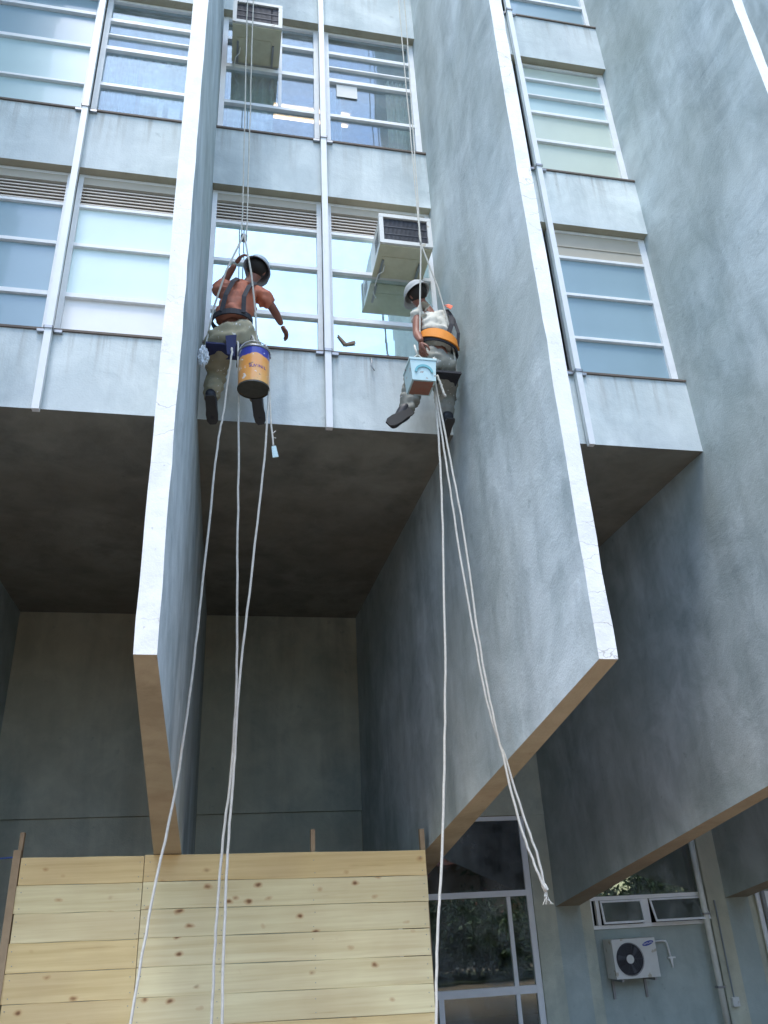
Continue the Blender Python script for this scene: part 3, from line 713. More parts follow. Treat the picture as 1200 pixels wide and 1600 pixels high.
m = MB(); m.tube([(-3.2, 4.9, 1.4), (-2.2, 4.9, 1.95), (-1.7, 4.7, 2.25), (-1.30, 4.08, 2.22)], .008, 6)
qb = plain('blue_cord', (.05, .12, .4), .7)
tag(m.build('blue_cord', qb, smooth=True, local=(-1.3, 4.05, 2.2)), 'thin blue cord tied to the left end of the board hoarding', 'cord')

# ---------------------------------------------------------------- people
def skin(name, nodes, edges, mats, parent=None, sub=3, wrinkle=0, wscale=14, root=0, extra=None, zcut=None):
    """nodes: {key: ((x,y,z), r)}; a tapered continuous surface grown with the Skin modifier"""
    keys = list(nodes); bm = bmesh.new(); sl = bm.verts.layers.skin.verify(); V = {}
    for k in keys:
        v = bm.verts.new(nodes[k][0]); r = nodes[k][1]; r = r if isinstance(r, (tuple, list)) else (r, r)
        v[sl].radius = r; V[k] = v
    V[keys[root]][sl].use_root = True
    for a, b in edges: bm.edges.new((V[a], V[b]))
    me = bpy.data.meshes.new('src'); bm.to_mesh(me); bm.free()
    o = bpy.data.objects.new('src', me); COL.objects.link(o)
    md = o.modifiers.new('s', 'SKIN'); md.branch_smoothing = .6; md.use_smooth_shade = True
    ss = o.modifiers.new('u', 'SUBSURF'); ss.levels = sub; ss.render_levels = sub
    dg_ = bpy.context.evaluated_depsgraph_get(); res = bpy.data.meshes.new_from_object(o.evaluated_get(dg_)); bpy.data.objects.remove(o)
    res.materials.clear()
    if wrinkle:
        res.update(); ns = [v.normal.copy() for v in res.vertices]
        for v, n_ in zip(res.vertices, ns):
            c = v.co; h = noise.noise(Vector((c.x*wscale, c.y*wscale, c.z*wscale*1.8)))+.5*noise.noise(c*wscale*2.3)
            v.co = c+n_*h*wrinkle
    bm = bmesh.new(); bm.from_mesh(res)
    if extra:
        for ex in extra:
            b2 = bmesh.new(); b2.from_mesh(ex); mm = bpy.data.meshes.new('t'); b2.to_mesh(mm); bm.from_mesh(mm); b2.free()
    off = parent_world(parent) if parent else Vector((0, 0, 0))
    bmesh.ops.translate(bm, verts=bm.verts, vec=-off)
    res2 = bpy.data.meshes.new(name); bm.to_mesh(res2); bm.free()
    for p in res2.polygons: p.use_smooth = True
    return link(name, res2, mats, parent)
def skin_mesh_only(nodes, edges, sub=2):
    o = skin('tmp', nodes, edges, M_SKIN, None, sub); me = o.data; bpy.data.objects.remove(o); return me
def V3(*a): return Vector(a)
def hand(wrist, fdir, palm_n, side, curl=.5, L=.185):
    """palm and five separate fingers as skinned chains; fdir along the hand, palm_n out of the back of the hand"""
    f = fdir.normalized(); n_ = (palm_n-f*palm_n.dot(f)).normalized(); s_ = f.cross(n_).normalized()*side
    out = []
    kn = []
    for j, (off, ln) in enumerate(((-.032, .068), (-.011, .078), (.011, .074), (.031, .058))):
        base = wrist+f*L*.48+s_*off; d = f.copy(); p = base; nodes = {'w': (wrist+f*L*.15+s_*off*.5, .011), 'b': (base, .0105)}; ed = [('w', 'b')]; last = 'b'
        for seg in range(3):
            ang = curl*(.5+.5*seg); d = (d*math.cos(ang)-n_*math.sin(ang)).normalized(); p = p+d*ln*(.45, .32, .23)[seg]
            nodes['f%d' % seg] = (p, (.0095, .0085, .007)[seg]); ed.append((last, 'f%d' % seg)); last = 'f%d' % seg
        out.append(skin_mesh_only(nodes, ed, 2))
    b0 = wrist+f*L*.2-s_*.03; t1 = b0+(f*.6-s_*.8).normalized()*.035; t2 = t1+(f*.85-s_*.35-n_*.4*curl).normalized()*.032; t3 = t2+(f*.9-n_*.6*curl).normalized()*.025
    out.append(skin_mesh_only({'a': (wrist+f*.02, .012), 'b': (b0, .012), 'c': (t1, .0115), 'd': (t2, .010), 'e': (t3, .008)}, [('a', 'b'), ('b', 'c'), ('c', 'd'), ('d', 'e')], 2))
    palm = {'a': (wrist, .024), 'b': (wrist+f*L*.25, (.033, .018)), 'c': (wrist+f*L*.48, (.036, .015))}
    out.append(skin_mesh_only({'p0': (wrist+f*.01, .022), 'p1': (wrist+f*L*.3-s_*.014, .021), 'p2': (wrist+f*L*.5-s_*.020, .017)}, [('p0', 'p1'), ('p1', 'p2')], 2))
    out.append(skin_mesh_only({'p0': (wrist+f*.01, .022), 'p1': (wrist+f*L*.3+s_*.014, .020), 'p2': (wrist+f*L*.5+s_*.020, .016)}, [('p0', 'p1'), ('p1', 'p2')], 2))
    return out
def head_parts(c, up, fw, parent):
    """nose, ears, eyes, mouth on a head centred at c"""
    up = up.normalized(); fw = (fw-up*fw.dot(up)).normalized(); rt = fw.cross(up).normalized(); ex = []
    ex.append(skin_mesh_only({'a': (c+fw*.085+up*.02, .010), 'b': (c+fw*.108-up*.012, .014), 'c': (c+fw*.092-up*.022, .012)}, [('a', 'b'), ('b', 'c')], 2))
    for s_ in (-1, 1):
        e = c+rt*s_*.078-fw*.005-up*.005
        ex.append(skin_mesh_only({'a': (e+up*.026, .010), 'b': (e+rt*s_*.010-fw*.012+up*.005, .011), 'c': (e-up*.028, .008)}, [('a', 'b'), ('b', 'c')], 2))
    return ex, rt, fw, up
def eyes_mouth(c, rt, fw, up, parent):
    for s_ in (-1, 1):
        m = MB(); p = c+fw*.083+rt*s_*.032+up*.012
        bmesh.ops.create_uvsphere(m.bm, u_segments=10, v_segments=8, radius=.012, matrix=Matrix.Translation(p)); m.build('eye', M_EYE, parent, smooth=True)
    m = MB(); m.tube([c+fw*.088+rt*-.022-up*.05, c+fw*.094-up*.052, c+fw*.088+rt*.022-up*.05], [.003, .006, .003], 6); m.build('mouth', plain('lips', (.25, .09, .07), .5), parent, smooth=True)
def helmet(c, up, fw, parent, mat, r=.125, brim=.03, name='helmet'):
    up = up.normalized(); fw = (fw-up*fw.dot(up)).normalized(); rt = fw.cross(up).normalized()
    m = MB(); NU, NV = 28, 8; rows = []
    for j in range(NV+1):
        a = j/NV*math.pi/2; row = []
        for k in range(NU):
            t_ = k*2*math.pi/NU; ct, st = math.cos(t_), math.sin(t_)
            row.append(m.bm.verts.new(c+(fw*ct*r*1.12+rt*st*r*.95)*max(math.cos(a), .02)+up*(math.sin(a)*r*.95)))
        rows.append(row)
    br = [m.bm.verts.new(c+(fw*math.cos(k*2*math.pi/NU)*(r*1.12+brim*(2.0 if math.cos(k*2*math.pi/NU) > .6 else .6))+rt*math.sin(k*2*math.pi/NU)*(r*.95+brim*.6))-up*.012) for k in range(NU)]
    rows.insert(0, br)
    for j in range(len(rows)-1):
        for k in range(NU): m.face([rows[j][k], rows[j][(k+1) % NU], rows[j+1][(k+1) % NU], rows[j+1][k]])
    m.face(rows[-1])
    o = m.build(name, mat, parent, smooth=True)
    sm = o.modifiers.new('t', 'SOLIDIFY'); sm.thickness = .005
    return o
def boot(ankle, toe, parent, up=None):
    d = (toe-ankle); L = d.length; f = d.normalized()
    heel = ankle-f*.03+Vector((0, -.035, -.035)); ball = ankle+f*L*.72+Vector((0, 0, -.01))
    o = skin('boot', {'t': (ankle+(ankle-toe).normalized()*0+Vector((0, -.01, .12)), .068), 'a': (ankle, .064), 'h': (heel, .054), 'm': (ankle+f*L*.45+Vector((0, 0, -.015)), .060), 'b': (ball, .062), 'e': (toe, .045)},
         [('t', 'a'), ('a', 'h'), ('a', 'm'), ('m', 'b'), ('b', 'e')], M_BOOT, parent, 2)
    n_ = f.cross(Vector((1, 0, 0))).normalized()
    if n_.dot(heel-ankle) < 0: n_ = -n_
    side = f.cross(n_).normalized(); m = MB(); rings = []
    pts = [(0, .036), (.1, .045), (.35, .042), (.65, .054), (.88, .048), (1.0, .026)]
    h0 = heel+n_*.018-f*.035; e0 = toe+n_*.026+f*.03
    T, Bm = [], []
    prof = []
    for t_, w_ in pts: prof.append((h0.lerp(e0, t_)+side*w_)); 
    for t_, w_ in reversed(pts): prof.append((h0.lerp(e0, t_)-side*w_))
    a_ = [m.bm.verts.new(p) for p in prof]; b_ = [m.bm.verts.new(p+n_*.02) for p in prof]
    m.face(a_); m.face(b_[::-1])
    for k in range(len(a_)): m.face([a_[k], a_[(k+1) % len(a_)], b_[(k+1) % len(a_)], b_[k]])
    m.build('sole', M_SOLE, o)
    return o

# harnesses (clothing-like: parts of the person)
def strap(name, pts, w_, mat, parent, th=.006):
    m = MB(); pts = [Vector(p) for p in pts]; L = []
    for i, p in enumerate(pts):
        d = (pts[min(i+1, len(pts)-1)]-pts[max(i-1, 0)]).normalized(); s_ = d.cross(Vector((0, -1, 0))).normalized()*w_/2; t_ = Vector((0, -th, 0))
        L.append([m.bm.verts.new(p+v) for v in (-s_, s_, s_+t_, -s_+t_)])
    for i in range(len(L)-1):
        for k in range(4): m.face([L[i][k], L[i][(k+1) % 4], L[i+1][(k+1) % 4], L[i+1][k]])
    m.face(L[0]); m.face(L[-1][::-1]); return m.build(name, mat, parent)
def belt(c, rx, ry, w_, th, tilt, mat, parent, name='belt', a0=0, a1=2*math.pi, n=30):
    m = MB(); L = []
    for t_ in range(n+1):
        a = a0+(a1-a0)*t_/n; ca, sa = math.cos(a), math.sin(a); z = c[2]+tilt[0]*ca*rx+tilt[1]*sa*ry
        ww = w_*(1 if (a1-a0) > 6 else (.45+.55*math.sin(math.pi*t_/n)))
        L.append([m.bm.verts.new((c[0]+(rx+o)*ca, c[1]+(ry+o)*sa, z+dz)) for o, dz in ((0, -ww/2), (th, -ww/2), (th, ww/2), (0, ww/2))])
    for t_ in range(n):
        for k in range(4): m.face([L[t_][k], L[t_][(k+1) % 4], L[t_+1][(k+1) % 4], L[t_+1][k]])
    m.face(L[0]); m.face(L[-1][::-1]); return m.build(name, mat, parent, smooth=False)
def worker(root, label, J, shirt, trousers, hat, hatname, sleeve, fw):
    P = thing('person', label, 'person', root)
    nck, hd = J['neck'], J['head']; up = (hd-nck)
    ex, rt, fwn, upn = head_parts(hd, up, fw, P)
    hands = []
    for s_, hk, ek in ((1, 'Lhand', 'Lel'), (-1, 'Rhand', 'Rel')):
        hands += hand(J[hk], J[hk+'_dir'], J[hk+'_back'], s_, J.get(hk+'_curl', .5))
    N = {'pelvis': (J['pelvis'], .10), 'waist': (J['waist'], .095), 'chest': (J['chest'], .115), 'nb': (J['neck']-upn*.04, .06), 'neck': (nck, .052), 'jaw': (hd-upn*.055+fwn*.03, .058), 'head': (hd, .088), 'crown': (hd+upn*.065-fwn*.01, .078),
         'Lc': (J['chest'].lerp(J['Lsh'], .6)+Vector((0, 0, .03)), .08), 'Lsh': (J['Lsh'], .056), 'Lel': (J['Lel'], .040), 'Lfa': (J['Lel'].lerp(J['Lhand'], .3), .042), 'Lhand': (J['Lhand'], .027),
         'Rc': (J['chest'].lerp(J['Rsh'], .6)+Vector((0, 0, .03)), .08), 'Rsh': (J['Rsh'], .056), 'Rel': (J['Rel'], .040), 'Rfa': (J['Rel'].lerp(J['Rhand'], .3), .042), 'Rhand': (J['Rhand'], .027),
         'Lhip': (J['Lhip'], .075), 'Lkn': (J['Lkn'], .056), 'Lcf': (J['Lkn'].lerp(J['Lank'], .3)+Vector((0, -.02, 0)), .056), 'Lank': (J['Lank'], .036), 'Ltoe': (J['Ltoe'], .028),
         'Rhip': (J['Rhip'], .075), 'Rkn': (J['Rkn'], .056), 'Rcf': (J['Rkn'].lerp(J['Rank'], .3)+Vector((0, -.02, 0)), .056), 'Rank': (J['Rank'], .036), 'Rtoe': (J['Rtoe'], .028)}
    E_ = [('pelvis', 'waist'), ('waist', 'chest'), ('chest', 'nb'), ('nb', 'neck'), ('neck', 'jaw'), ('jaw', 'head'), ('head', 'crown')]
    for s_ in 'LR': E_ += [('chest', s_+'c'), (s_+'c', s_+'sh'), (s_+'sh', s_+'el'), (s_+'el', s_+'fa'), (s_+'fa', s_+'hand'), ('pelvis', s_+'hip'), (s_+'hip', s_+'kn'), (s_+'kn', s_+'cf'), (s_+'cf', s_+'ank'), (s_+'ank', s_+'toe')]
    body = skin('body', N, E_, M_SKIN, P, 2, extra=ex+hands)
    eyes_mouth(hd, rt, fwn, upn, P)
    # hair cap under the hat
    m = MB(); bmesh.ops.create_uvsphere(m.bm, u_segments=20, v_segments=14, radius=1, matrix=Matrix.Translation(hd+upn*.03-fwn*.018) @ Matrix.Diagonal((.098, .100, .098, 1))); m.build('hair', M_HAIR, P, smooth=True)
    helmet(hd+upn*.035, upn, fwn, P, hat, name=hatname)
    # shirt
    SN = {'hem': (J['waist'].lerp(J['pelvis'], .55), .178), 'waist': (J['waist'], .172), 'chest': (J['chest'], .205), 'nb': (nck-upn*.045, .10)}
    SE = [('hem', 'waist'), ('waist', 'chest'), ('chest', 'nb')]
    for s_ in 'LR':
        SN[s_+'c'] = (N[s_+'c'][0], .120); SN[s_+'sh'] = (J[s_+'sh'], .092); SE += [('chest', s_+'c'), (s_+'c', s_+'sh')]
        sl = sleeve[0 if s_ == 'L' else 1]
        SN[s_+'s1'] = (J[s_+'sh'].lerp(J[s_+'el'], min(sl, 1)), .070); SE.append((s_+'sh', s_+'s1'))
        if sl > 1: SN[s_+'s2'] = (J[s_+'el'].lerp(J[s_+'hand'], sl-1), .054); SE.append((s_+'s1', s_+'s2'))
    skin('shirt', SN, SE, shirt, P, 3, .030, 12)
    # trousers
    TN = {'waist': (J['waist'].lerp(J['pelvis'], .35), .160), 'pelvis': (J['pelvis'], .185)}
    TE = [('waist', 'pelvis')]
    for s_ in 'LR':
        TN[s_+'hip'] = (J[s_+'hip'], .168); TN[s_+'th'] = (J[s_+'hip'].lerp(J[s_+'kn'], .55), .134); TN[s_+'kn'] = (J[s_+'kn'], .098); TN[s_+'cf'] = (J[s_+'kn'].lerp(J[s_+'ank'], .45), .092); TN[s_+'cu'] = (J[s_+'kn'].lerp(J[s_+'ank'], .92), .084)
        TE += [('pelvis', s_+'hip'), (s_+'hip', s_+'th'), (s_+'th', s_+'kn'), (s_+'kn', s_+'cf'), (s_+'cf', s_+'cu')]
    skin('trousers', TN, TE, trousers, P, 3, .032, 10)
    for s_ in 'LR':
        boot(J[s_+'ank'], J[s_+'toe'], P)
        c_ = J[s_+'kn'].lerp(J[s_+'ank'], .93); belt(c_, .052, .052, .03, .010, (0, 0), trousers, P, 'trouser_cuff', n=18)
    return P
J1 = dict(pelvis=V3(.370, 1.63, 6.29), waist=V3(.362, 1.64, 6.50), chest=V3(.43, 1.65, 6.70), neck=V3(.500, 1.64, 6.91), head=V3(.565, 1.66, 7.08),
          Lsh=V3(.262, 1.64, 6.80), Lel=V3(.235, 1.83, 6.98), Lhand=V3(.372, 1.68, 7.16), Lhand_dir=V3(.5, -.5, .6), Lhand_back=V3(-.8, -.4, .3), Lhand_curl=.95,
          Rsh=V3(.628, 1.65, 6.79), Rel=V3(.735, 1.73, 6.71), Rhand=V3(.828, 1.90, 6.665), Rhand_dir=V3(.4, .5, -.45), Rhand_back=V3(.3, -.5, .8), Rhand_curl=.7,
          Lhip=V3(.245, 1.62, 6.24), Lkn=V3(.243, 1.93, 6.07), Lank=V3(.212, 1.86, 5.74), Ltoe=V3(.235, 2.03, 5.645),
          Rhip=V3(.492, 1.62, 6.24), Rkn=V3(.580, 1.93, 6.08), Rank=V3(.612, 1.88, 5.78), Rtoe=V3(.655, 2.02, 5.66))
P1 = worker((.37, 1.63, 5.65), 'worker in coral shirt and khaki trousers hanging beside the left fin, reaching out', J1, M_SHIRTO, M_KHAKI, M_HAT, 'helmet', (1.0, .95), V3(.15, 1, .2))
J2 = dict(pelvis=V3(2.235, 1.60, 6.17), waist=V3(2.262, 1.62, 6.37), chest=V3(2.235, 1.63, 6.57), neck=V3(2.185, 1.63, 6.79), head=V3(2.115, 1.64, 6.95),
          Lsh=V3(2.085, 1.60, 6.68), Lel=V3(2.050, 1.56, 6.42), Lhand=V3(2.052, 1.44, 6.24), Lhand_dir=V3(.1, .25, -.9), Lhand_back=V3(-.7, -.5, 0), Lhand_curl=.8,
          Rsh=V3(2.382, 1.64, 6.68), Rel=V3(2.41, 1.86, 6.60), Rhand=V3(2.33, 1.98, 6.78), Rhand_dir=V3(-.3, .2, .8), Rhand_back=V3(.5, -.6, 0), Rhand_curl=.6,
          Lhip=V3(2.150, 1.60, 6.12), Lkn=V3(2.045, 1.86, 5.98), Lank=V3(1.955, 1.83, 5.70), Ltoe=V3(1.80, 1.82, 5.57),
          Rhip=V3(2.325, 1.60, 6.12), Rkn=V3(2.365, 1.88, 5.97), Rank=V3(2.362, 1.86, 5.68), Rtoe=V3(2.345, 2.03, 5.61))
P2 = worker((2.235, 1.6, 5.5), 'worker in white shirt and grey trousers wearing an orange-backed harness against the central fin', J2, M_SHIRTW, M_GREY, M_HATW, 'cap', (.35, .35), V3(-.2, 1, .15))

belt((.366, 1.635, 6.43), .172, .150, .055, .012, (.05, 0), M_BLACKW, P1)
strap('harness_strap', [(.27, 1.50, 6.43), (.30, 1.475, 6.60), (.36, 1.49, 6.78), (.40, 1.56, 6.88)], .04, M_BLACKW, P1)
strap('harness_strap', [(.46, 1.49, 6.43), (.46, 1.475, 6.60), (.50, 1.50, 6.74), (.56, 1.57, 6.86)], .04, M_BLACKW, P1)
belt((2.262, 1.615, 6.345), .172, .148, .14, .012, (-.30, .0), M_BLACKW, P2)
belt((2.262, 1.615, 6.350), .185, .161, .105, .014, (-.30, 0), M_ORANGE, P2, 'lumbar_pad', math.radians(195), math.radians(345))
strap('harness_strap', [(2.33, 1.478, 6.38), (2.37, 1.475, 6.50), (2.38, 1.50, 6.62), (2.36, 1.56, 6.74)], .045, M_BLACKW, P2)
strap('harness_strap', [(2.42, 1.52, 6.28), (2.435, 1.50, 6.42), (2.41, 1.52, 6.60), (2.385, 1.57, 6.72)], .03, M_BLACKW, P2)
strap('harness_tab', [(2.355, 1.478, 6.69), (2.385, 1.50, 6.74), (2.36, 1.55, 6.79)], .05, plain('coral_tab', (.75, .16, .08), .7), P2)

# bosun chairs
t = thing('bosun_chair', 'navy webbing seat under the worker in the coral shirt', 'seat', (.37, 1.6, 6.1))
m = MB(); m.box(.15, .58, 1.53, 1.74, 6.095, 6.112); m.build('seat_board', M_NAVY, t, bevel=.006)
m = MB(); m.hexa([(.335, 1.49, 5.97), (.40, 1.49, 5.95), (.40, 1.51, 5.95), (.335, 1.51, 5.97), (.315, 1.475, 6.15), (.41, 1.475, 6.17), (.41, 1.50, 6.17), (.315, 1.50, 6.15)]); m.build('pouch', M_NAVY, t, bevel=.01)
for x in (.145, .595):
    m = MB(); m.tube([(x, 1.62, 6.1), (x+(.44-x)*.18, 1.55, 6.5), (x+(.44-x)*.5, 1.50, 6.9), (.44, 1.55, 7.42)], .009, 6); m.build('suspension_strap', M_ROPE, t)
m = MB(); m.tube([(.44, 1.6, 7.39), (.44, 1.6, 7.45)], .03, 10); m.build('ring', M_METAL, t)
t = thing('bosun_chair', 'dark webbing seat under the worker in the white shirt', 'seat', (2.24, 1.6, 5.98))
m = MB(); m.box(2.05, 2.43, 1.52, 1.72, 5.975, 5.998); m.build('seat_board', M_BLACKW, t, bevel=.006)
for x in (2.06, 2.42):
    m = MB(); m.tube([(x, 1.62, 5.98), (x+(2.13-x)*.15, 1.52, 6.4), (x+(2.13-x)*.5, 1.47, 6.9), (2.127, 1.42, 7.40)], .008, 6); m.build('suspension_strap', M_ROPE, t)

# ---------------------------------------------------------------- ropes
def spline(pts, n=6):
    P = [Vector(p) for p in pts]; P = [P[0]*2-P[1]]+P+[P[-1]*2-P[-2]]; o = []
    for i in range(1, len(P)-2):
        for k in range(n):
            t_ = k/n; o.append(.5*((2*P[i])+(-P[i-1]+P[i+1])*t_+(2*P[i-1]-5*P[i]+4*P[i+1]-P[i+2])*t_*t_+(-P[i-1]+3*P[i]-3*P[i+1]+P[i+2])*t_**3))
    o.append(P[-2]); return o
def rope(label, pts, r=.0088, parts=None, grp='white ropes hanging on the facade'):
    m = MB(); sp = spline(pts); rr = random.Random(len(label))
    sp = [p+Vector((rr.uniform(-.003, .003), rr.uniform(-.003, .003), 0)) for p in sp]
    m.tube(sp, r, 7)
    return tag(m.build('rope', M_ROPE, smooth=True, local=pts[0]), label, 'rope', grp)
def yy(l, y): return [(a, y, c) for a, c in l]
rope('leftmost rope falling from the left worker across the left fin', [(.37, 1.45, 6.0)]+yy([(.374, 5.878), (.332, 5.335), (.296, 4.971), (.242, 3.88), (.203, 3.121), (.142, 2.405), (.049, 1.77), (-.025, 1.107), (-.10, .1), (-.12, .012)], 1.4))
rope('rope falling straight down from the seat of the left worker', [(.42, 1.48, 6.1)]+yy([(.427, 5.948), (.462, 5.012), (.487, 3.908), (.508, 3.136), (.494, 2.528), (.452, 2.014), (.435, 1.577), (.431, 1.073), (.43, .012)], 1.45))
rope('rope from behind the orange bucket down to the hoarding', [(.66, 1.42, 6.05)]+yy([(.685, 5.75), (.690, 5.48), (.654, 4.733), (.587, 3.871), (.527, 3.109), (.508, 2.511), (.486, 2.006), (.483, 1.575), (.488, 1.079), (.49, .012)], 1.35))
rope('rope falling straight from the right worker past the hoarding end', [(2.15, 1.42, 6.05)]+yy([(2.134, 5.747), (2.128, 5.095), (2.089, 4.209), (2.019, 3.177), (1.957, 2.496), (1.871, 1.769), (1.833, 1.509), (1.78, .99), (1.70, .012)], 1.42), .0095)
rope('outer strand of the twisted rope swinging right over the central fin edge', [(2.15, 1.36, 6.0)]+yy([(2.134, 5.747), (2.202, 4.975), (2.263, 4.216), (2.289, 3.474), (2.337, 2.895), (2.387, 2.533), (2.452, 2.106), (2.521, 1.861), (2.58, 1.694)], 1.38))
rope('inner strand of the twisted rope swinging right over the central fin edge', [(2.14, 1.40, 6.0)]+yy([(2.135, 5.612), (2.168, 4.973), (2.21, 4.214), (2.264, 3.474), (2.322, 2.895), (2.411, 2.533), (2.495, 2.146), (2.560, 1.90), (2.585, 1.694), (2.588, 1.66)], 1.40))
rope('short rope tail beside the tub of the right worker', [(2.14, 1.34, 5.80), (2.17, 1.34, 5.70), (2.185, 1.34, 5.62), (2.20, 1.34, 5.585)], .011)
m = MB(); rf = random.Random(9)
for k in range(9):
    p = Vector((2.584, 1.40, 1.70)); m.tube([p, p+Vector((rf.uniform(-.015, .02), rf.uniform(-.01, .01), -.035)), p+Vector((rf.uniform(-.035, .045), rf.uniform(-.02, .02), -.085))], [.004, .003, .002], 5)
m.tube([(2.575, 1.40, 1.735), (2.590, 1.40, 1.70)], .019, 8)
tag(m.build('rope_knot', M_ROPE, local=(2.584, 1.4, 1.7)), 'frayed knot at the loose end of the twisted rope right of the central fin', 'knot')
for x0, x1, y, lb in ((.376, .417, 1.6, 'left rope of the pair above the left worker'), (.441, .463, 1.6, 'right rope of the pair above the left worker'),
                      (2.116, 2.119, 1.42, 'left rope of the pair above the right worker'), (2.185, 2.130, 1.42, 'right rope of the pair above the right worker')):
    rope(lb, [(x1, y, 7.40), (x1, y, 7.75), ((x0+x1)/2, y, 9.4), (x0, y, 11.06), (x0, y, 13.5), (x0, y, 16.5)], .0065)
for x, y in ((.41, 1.6), (2.15, 1.42)):
    m = MB(); m.box(x-.06, x+.06, y-.12, 5.0, 16.5, 16.6); m.box(x-.06, x+.06, 4.88, 5.0, 16.17, 16.499); m.box(x-.06, x+.06, 2.3, 2.42, 16.221, 16.499)
    tag(m.build('davit_beam', M_METAL, local=(x, y, 16.2)), 'steel rooftop beam holding the ropes of the %s worker' % ('left' if x < 1 else 'right'), 'beam')

t = thing('tagged_cord', 'short frayed cord with a pale cyan plastic tag below the orange bucket', 'cord', (.75, 1.35, 4.95))
m = MB(); m.tube(spline([(.69, 1.36, 5.55), (.70, 1.35, 5.40), (.712, 1.35, 5.20), (.725, 1.35, 5.08), (.733, 1.35, 4.99)]), .008, 6); m.tube([(.722, 1.35, 5.10), (.748, 1.34, 5.13)], .004, 5); m.tube([(.724, 1.35, 5.075), (.752, 1.34, 5.06)], .004, 5); m.build('cord_run', M_ROPE, t, smooth=True)
m = MB(); m.hexa([(.728, 1.345, 4.885), (.775, 1.345, 4.895), (.775, 1.355, 4.895), (.728, 1.355, 4.885), (.718, 1.345, 4.985), (.752, 1.345, 4.995), (.752, 1.355, 4.995), (.718, 1.355, 4.985)]); m.build('plastic_tag', M_CYAN, t)

# ---------------------------------------------------------------- orange paint bucket
def bucket_mat():
    q = NT('orange_blue_tin_print'); tcn = q.n('TexCoord'); sp = q.n('SeparateXYZ'); q.l(tcn.outputs['Object'], sp.inputs[0])
    v = coords(q); nz = q.n('TexNoise', Scale=9.0, Detail=2.0); q.l(v, nz.inputs['Vector'])
    ad = q.n('Math', operation='MULTIPLY_ADD'); q.l(nz.outputs['Fac'], ad.inputs[0]); ad.inputs[1].default_value = .10; q.l(sp.outputs['Z'], ad.inputs[2])
    r_ = q.n('MapRange'); q.l(ad.outputs[0], r_.inputs['Value']); r_.inputs['From Min'].default_value = .325; r_.inputs['From Max'].default_value = .33
    n2 = noise_ramp(q, v, 6.0, .3, .7); base = mixc(q, n2, (.80, .30, .05), (.78, .45, .14))
    q.l(mixc(q, r_.outputs[0], base, (.03, .04, .32)), q.b.inputs['Base Color']); q.b.inputs['Roughness'].default_value = .28; q.b.inputs['Coat Weight'].default_value = .4
    return spatter(spatter(q.m, (.8, .8, .78), 16, .64), (.10, .09, .08), 11, .66)
bc = Vector((.562, 1.35, 5.515)); br_, bh = .128, .365
t = thing('paint_bucket', 'round orange paint tin with dark blue top band hanging by the left worker', 'bucket', bc)
m = MB(); m.lathe(bc, [(br_, .012), (br_, .09), (br_*1.004, .12), (br_, .15), (br_, .27), (br_*1.004, .29), (br_, .31), (br_, bh)], 40, close=False); m.build('tin_wall', bucket_mat(), t, smooth=True)
m = MB(); m.lathe(bc, [(br_+.004, 0), (br_+.004, .014), (br_-.006, .014), (br_-.008, .006), (.001, .006)], 40, close=False); m.build('tin_bottom', plain('dirty_tin', (.10, .10, .085), .5, .4, .3, 18), t)
m = MB(); m.lathe(bc, [(br_-.004, bh-.01), (br_+.006, bh-.01), (br_+.006, bh+.008), (br_-.004, bh+.008), (br_-.004, bh-.01)], 40, close=False); m.build('rim', M_METAL, t, smooth=True)
m = MB(); m.lathe(bc, [(br_-.005, bh-.05), (.001, bh-.05)], 40, close=False); m.build('paint', P_WHITE, t)
hp = [bc+Vector((math.cos(a)*br_*1.03, 0, bh-.01+math.sin(a)*.15)) for a in [math.pi*k/16 for k in range(17)]]
m = MB(); m.tube(hp, .004, 6); m.tube([hp[0]-Vector((0, 0, .02)), hp[0]+Vector((0, 0, .02))], .009, 6); m.tube([hp[-1]-Vector((0, 0, .02)), hp[-1]+Vector((0, 0, .02))], .009, 6); m.build('handle', M_METAL, t, smooth=True)
m = MB(); m.tube([bc+Vector((0, 0, bh+.13)), bc+Vector((-.02, .06, bh+.24)), (.53, 1.50, 6.15)], .007, 6); m.build('tie_cord', M_ROPE, t)
q = NT('dark_blue_ink'); q.b.inputs['Base Color'].default_value = (.05, .03, .28, 1)
wt = 'SUVINIL'; k0 = -(len(wt)-1)/2
for k, ch in enumerate(wt):
    a = -math.pi/2+.22+(k+k0)*.17
    text(ch, .040, (bc.x+math.cos(a)*(br_+.0012), bc.y+math.sin(a)*(br_+.0012), bc.z+.155), (math.pi/2, 0, a+math.pi/2), q.m, t, 'letter')

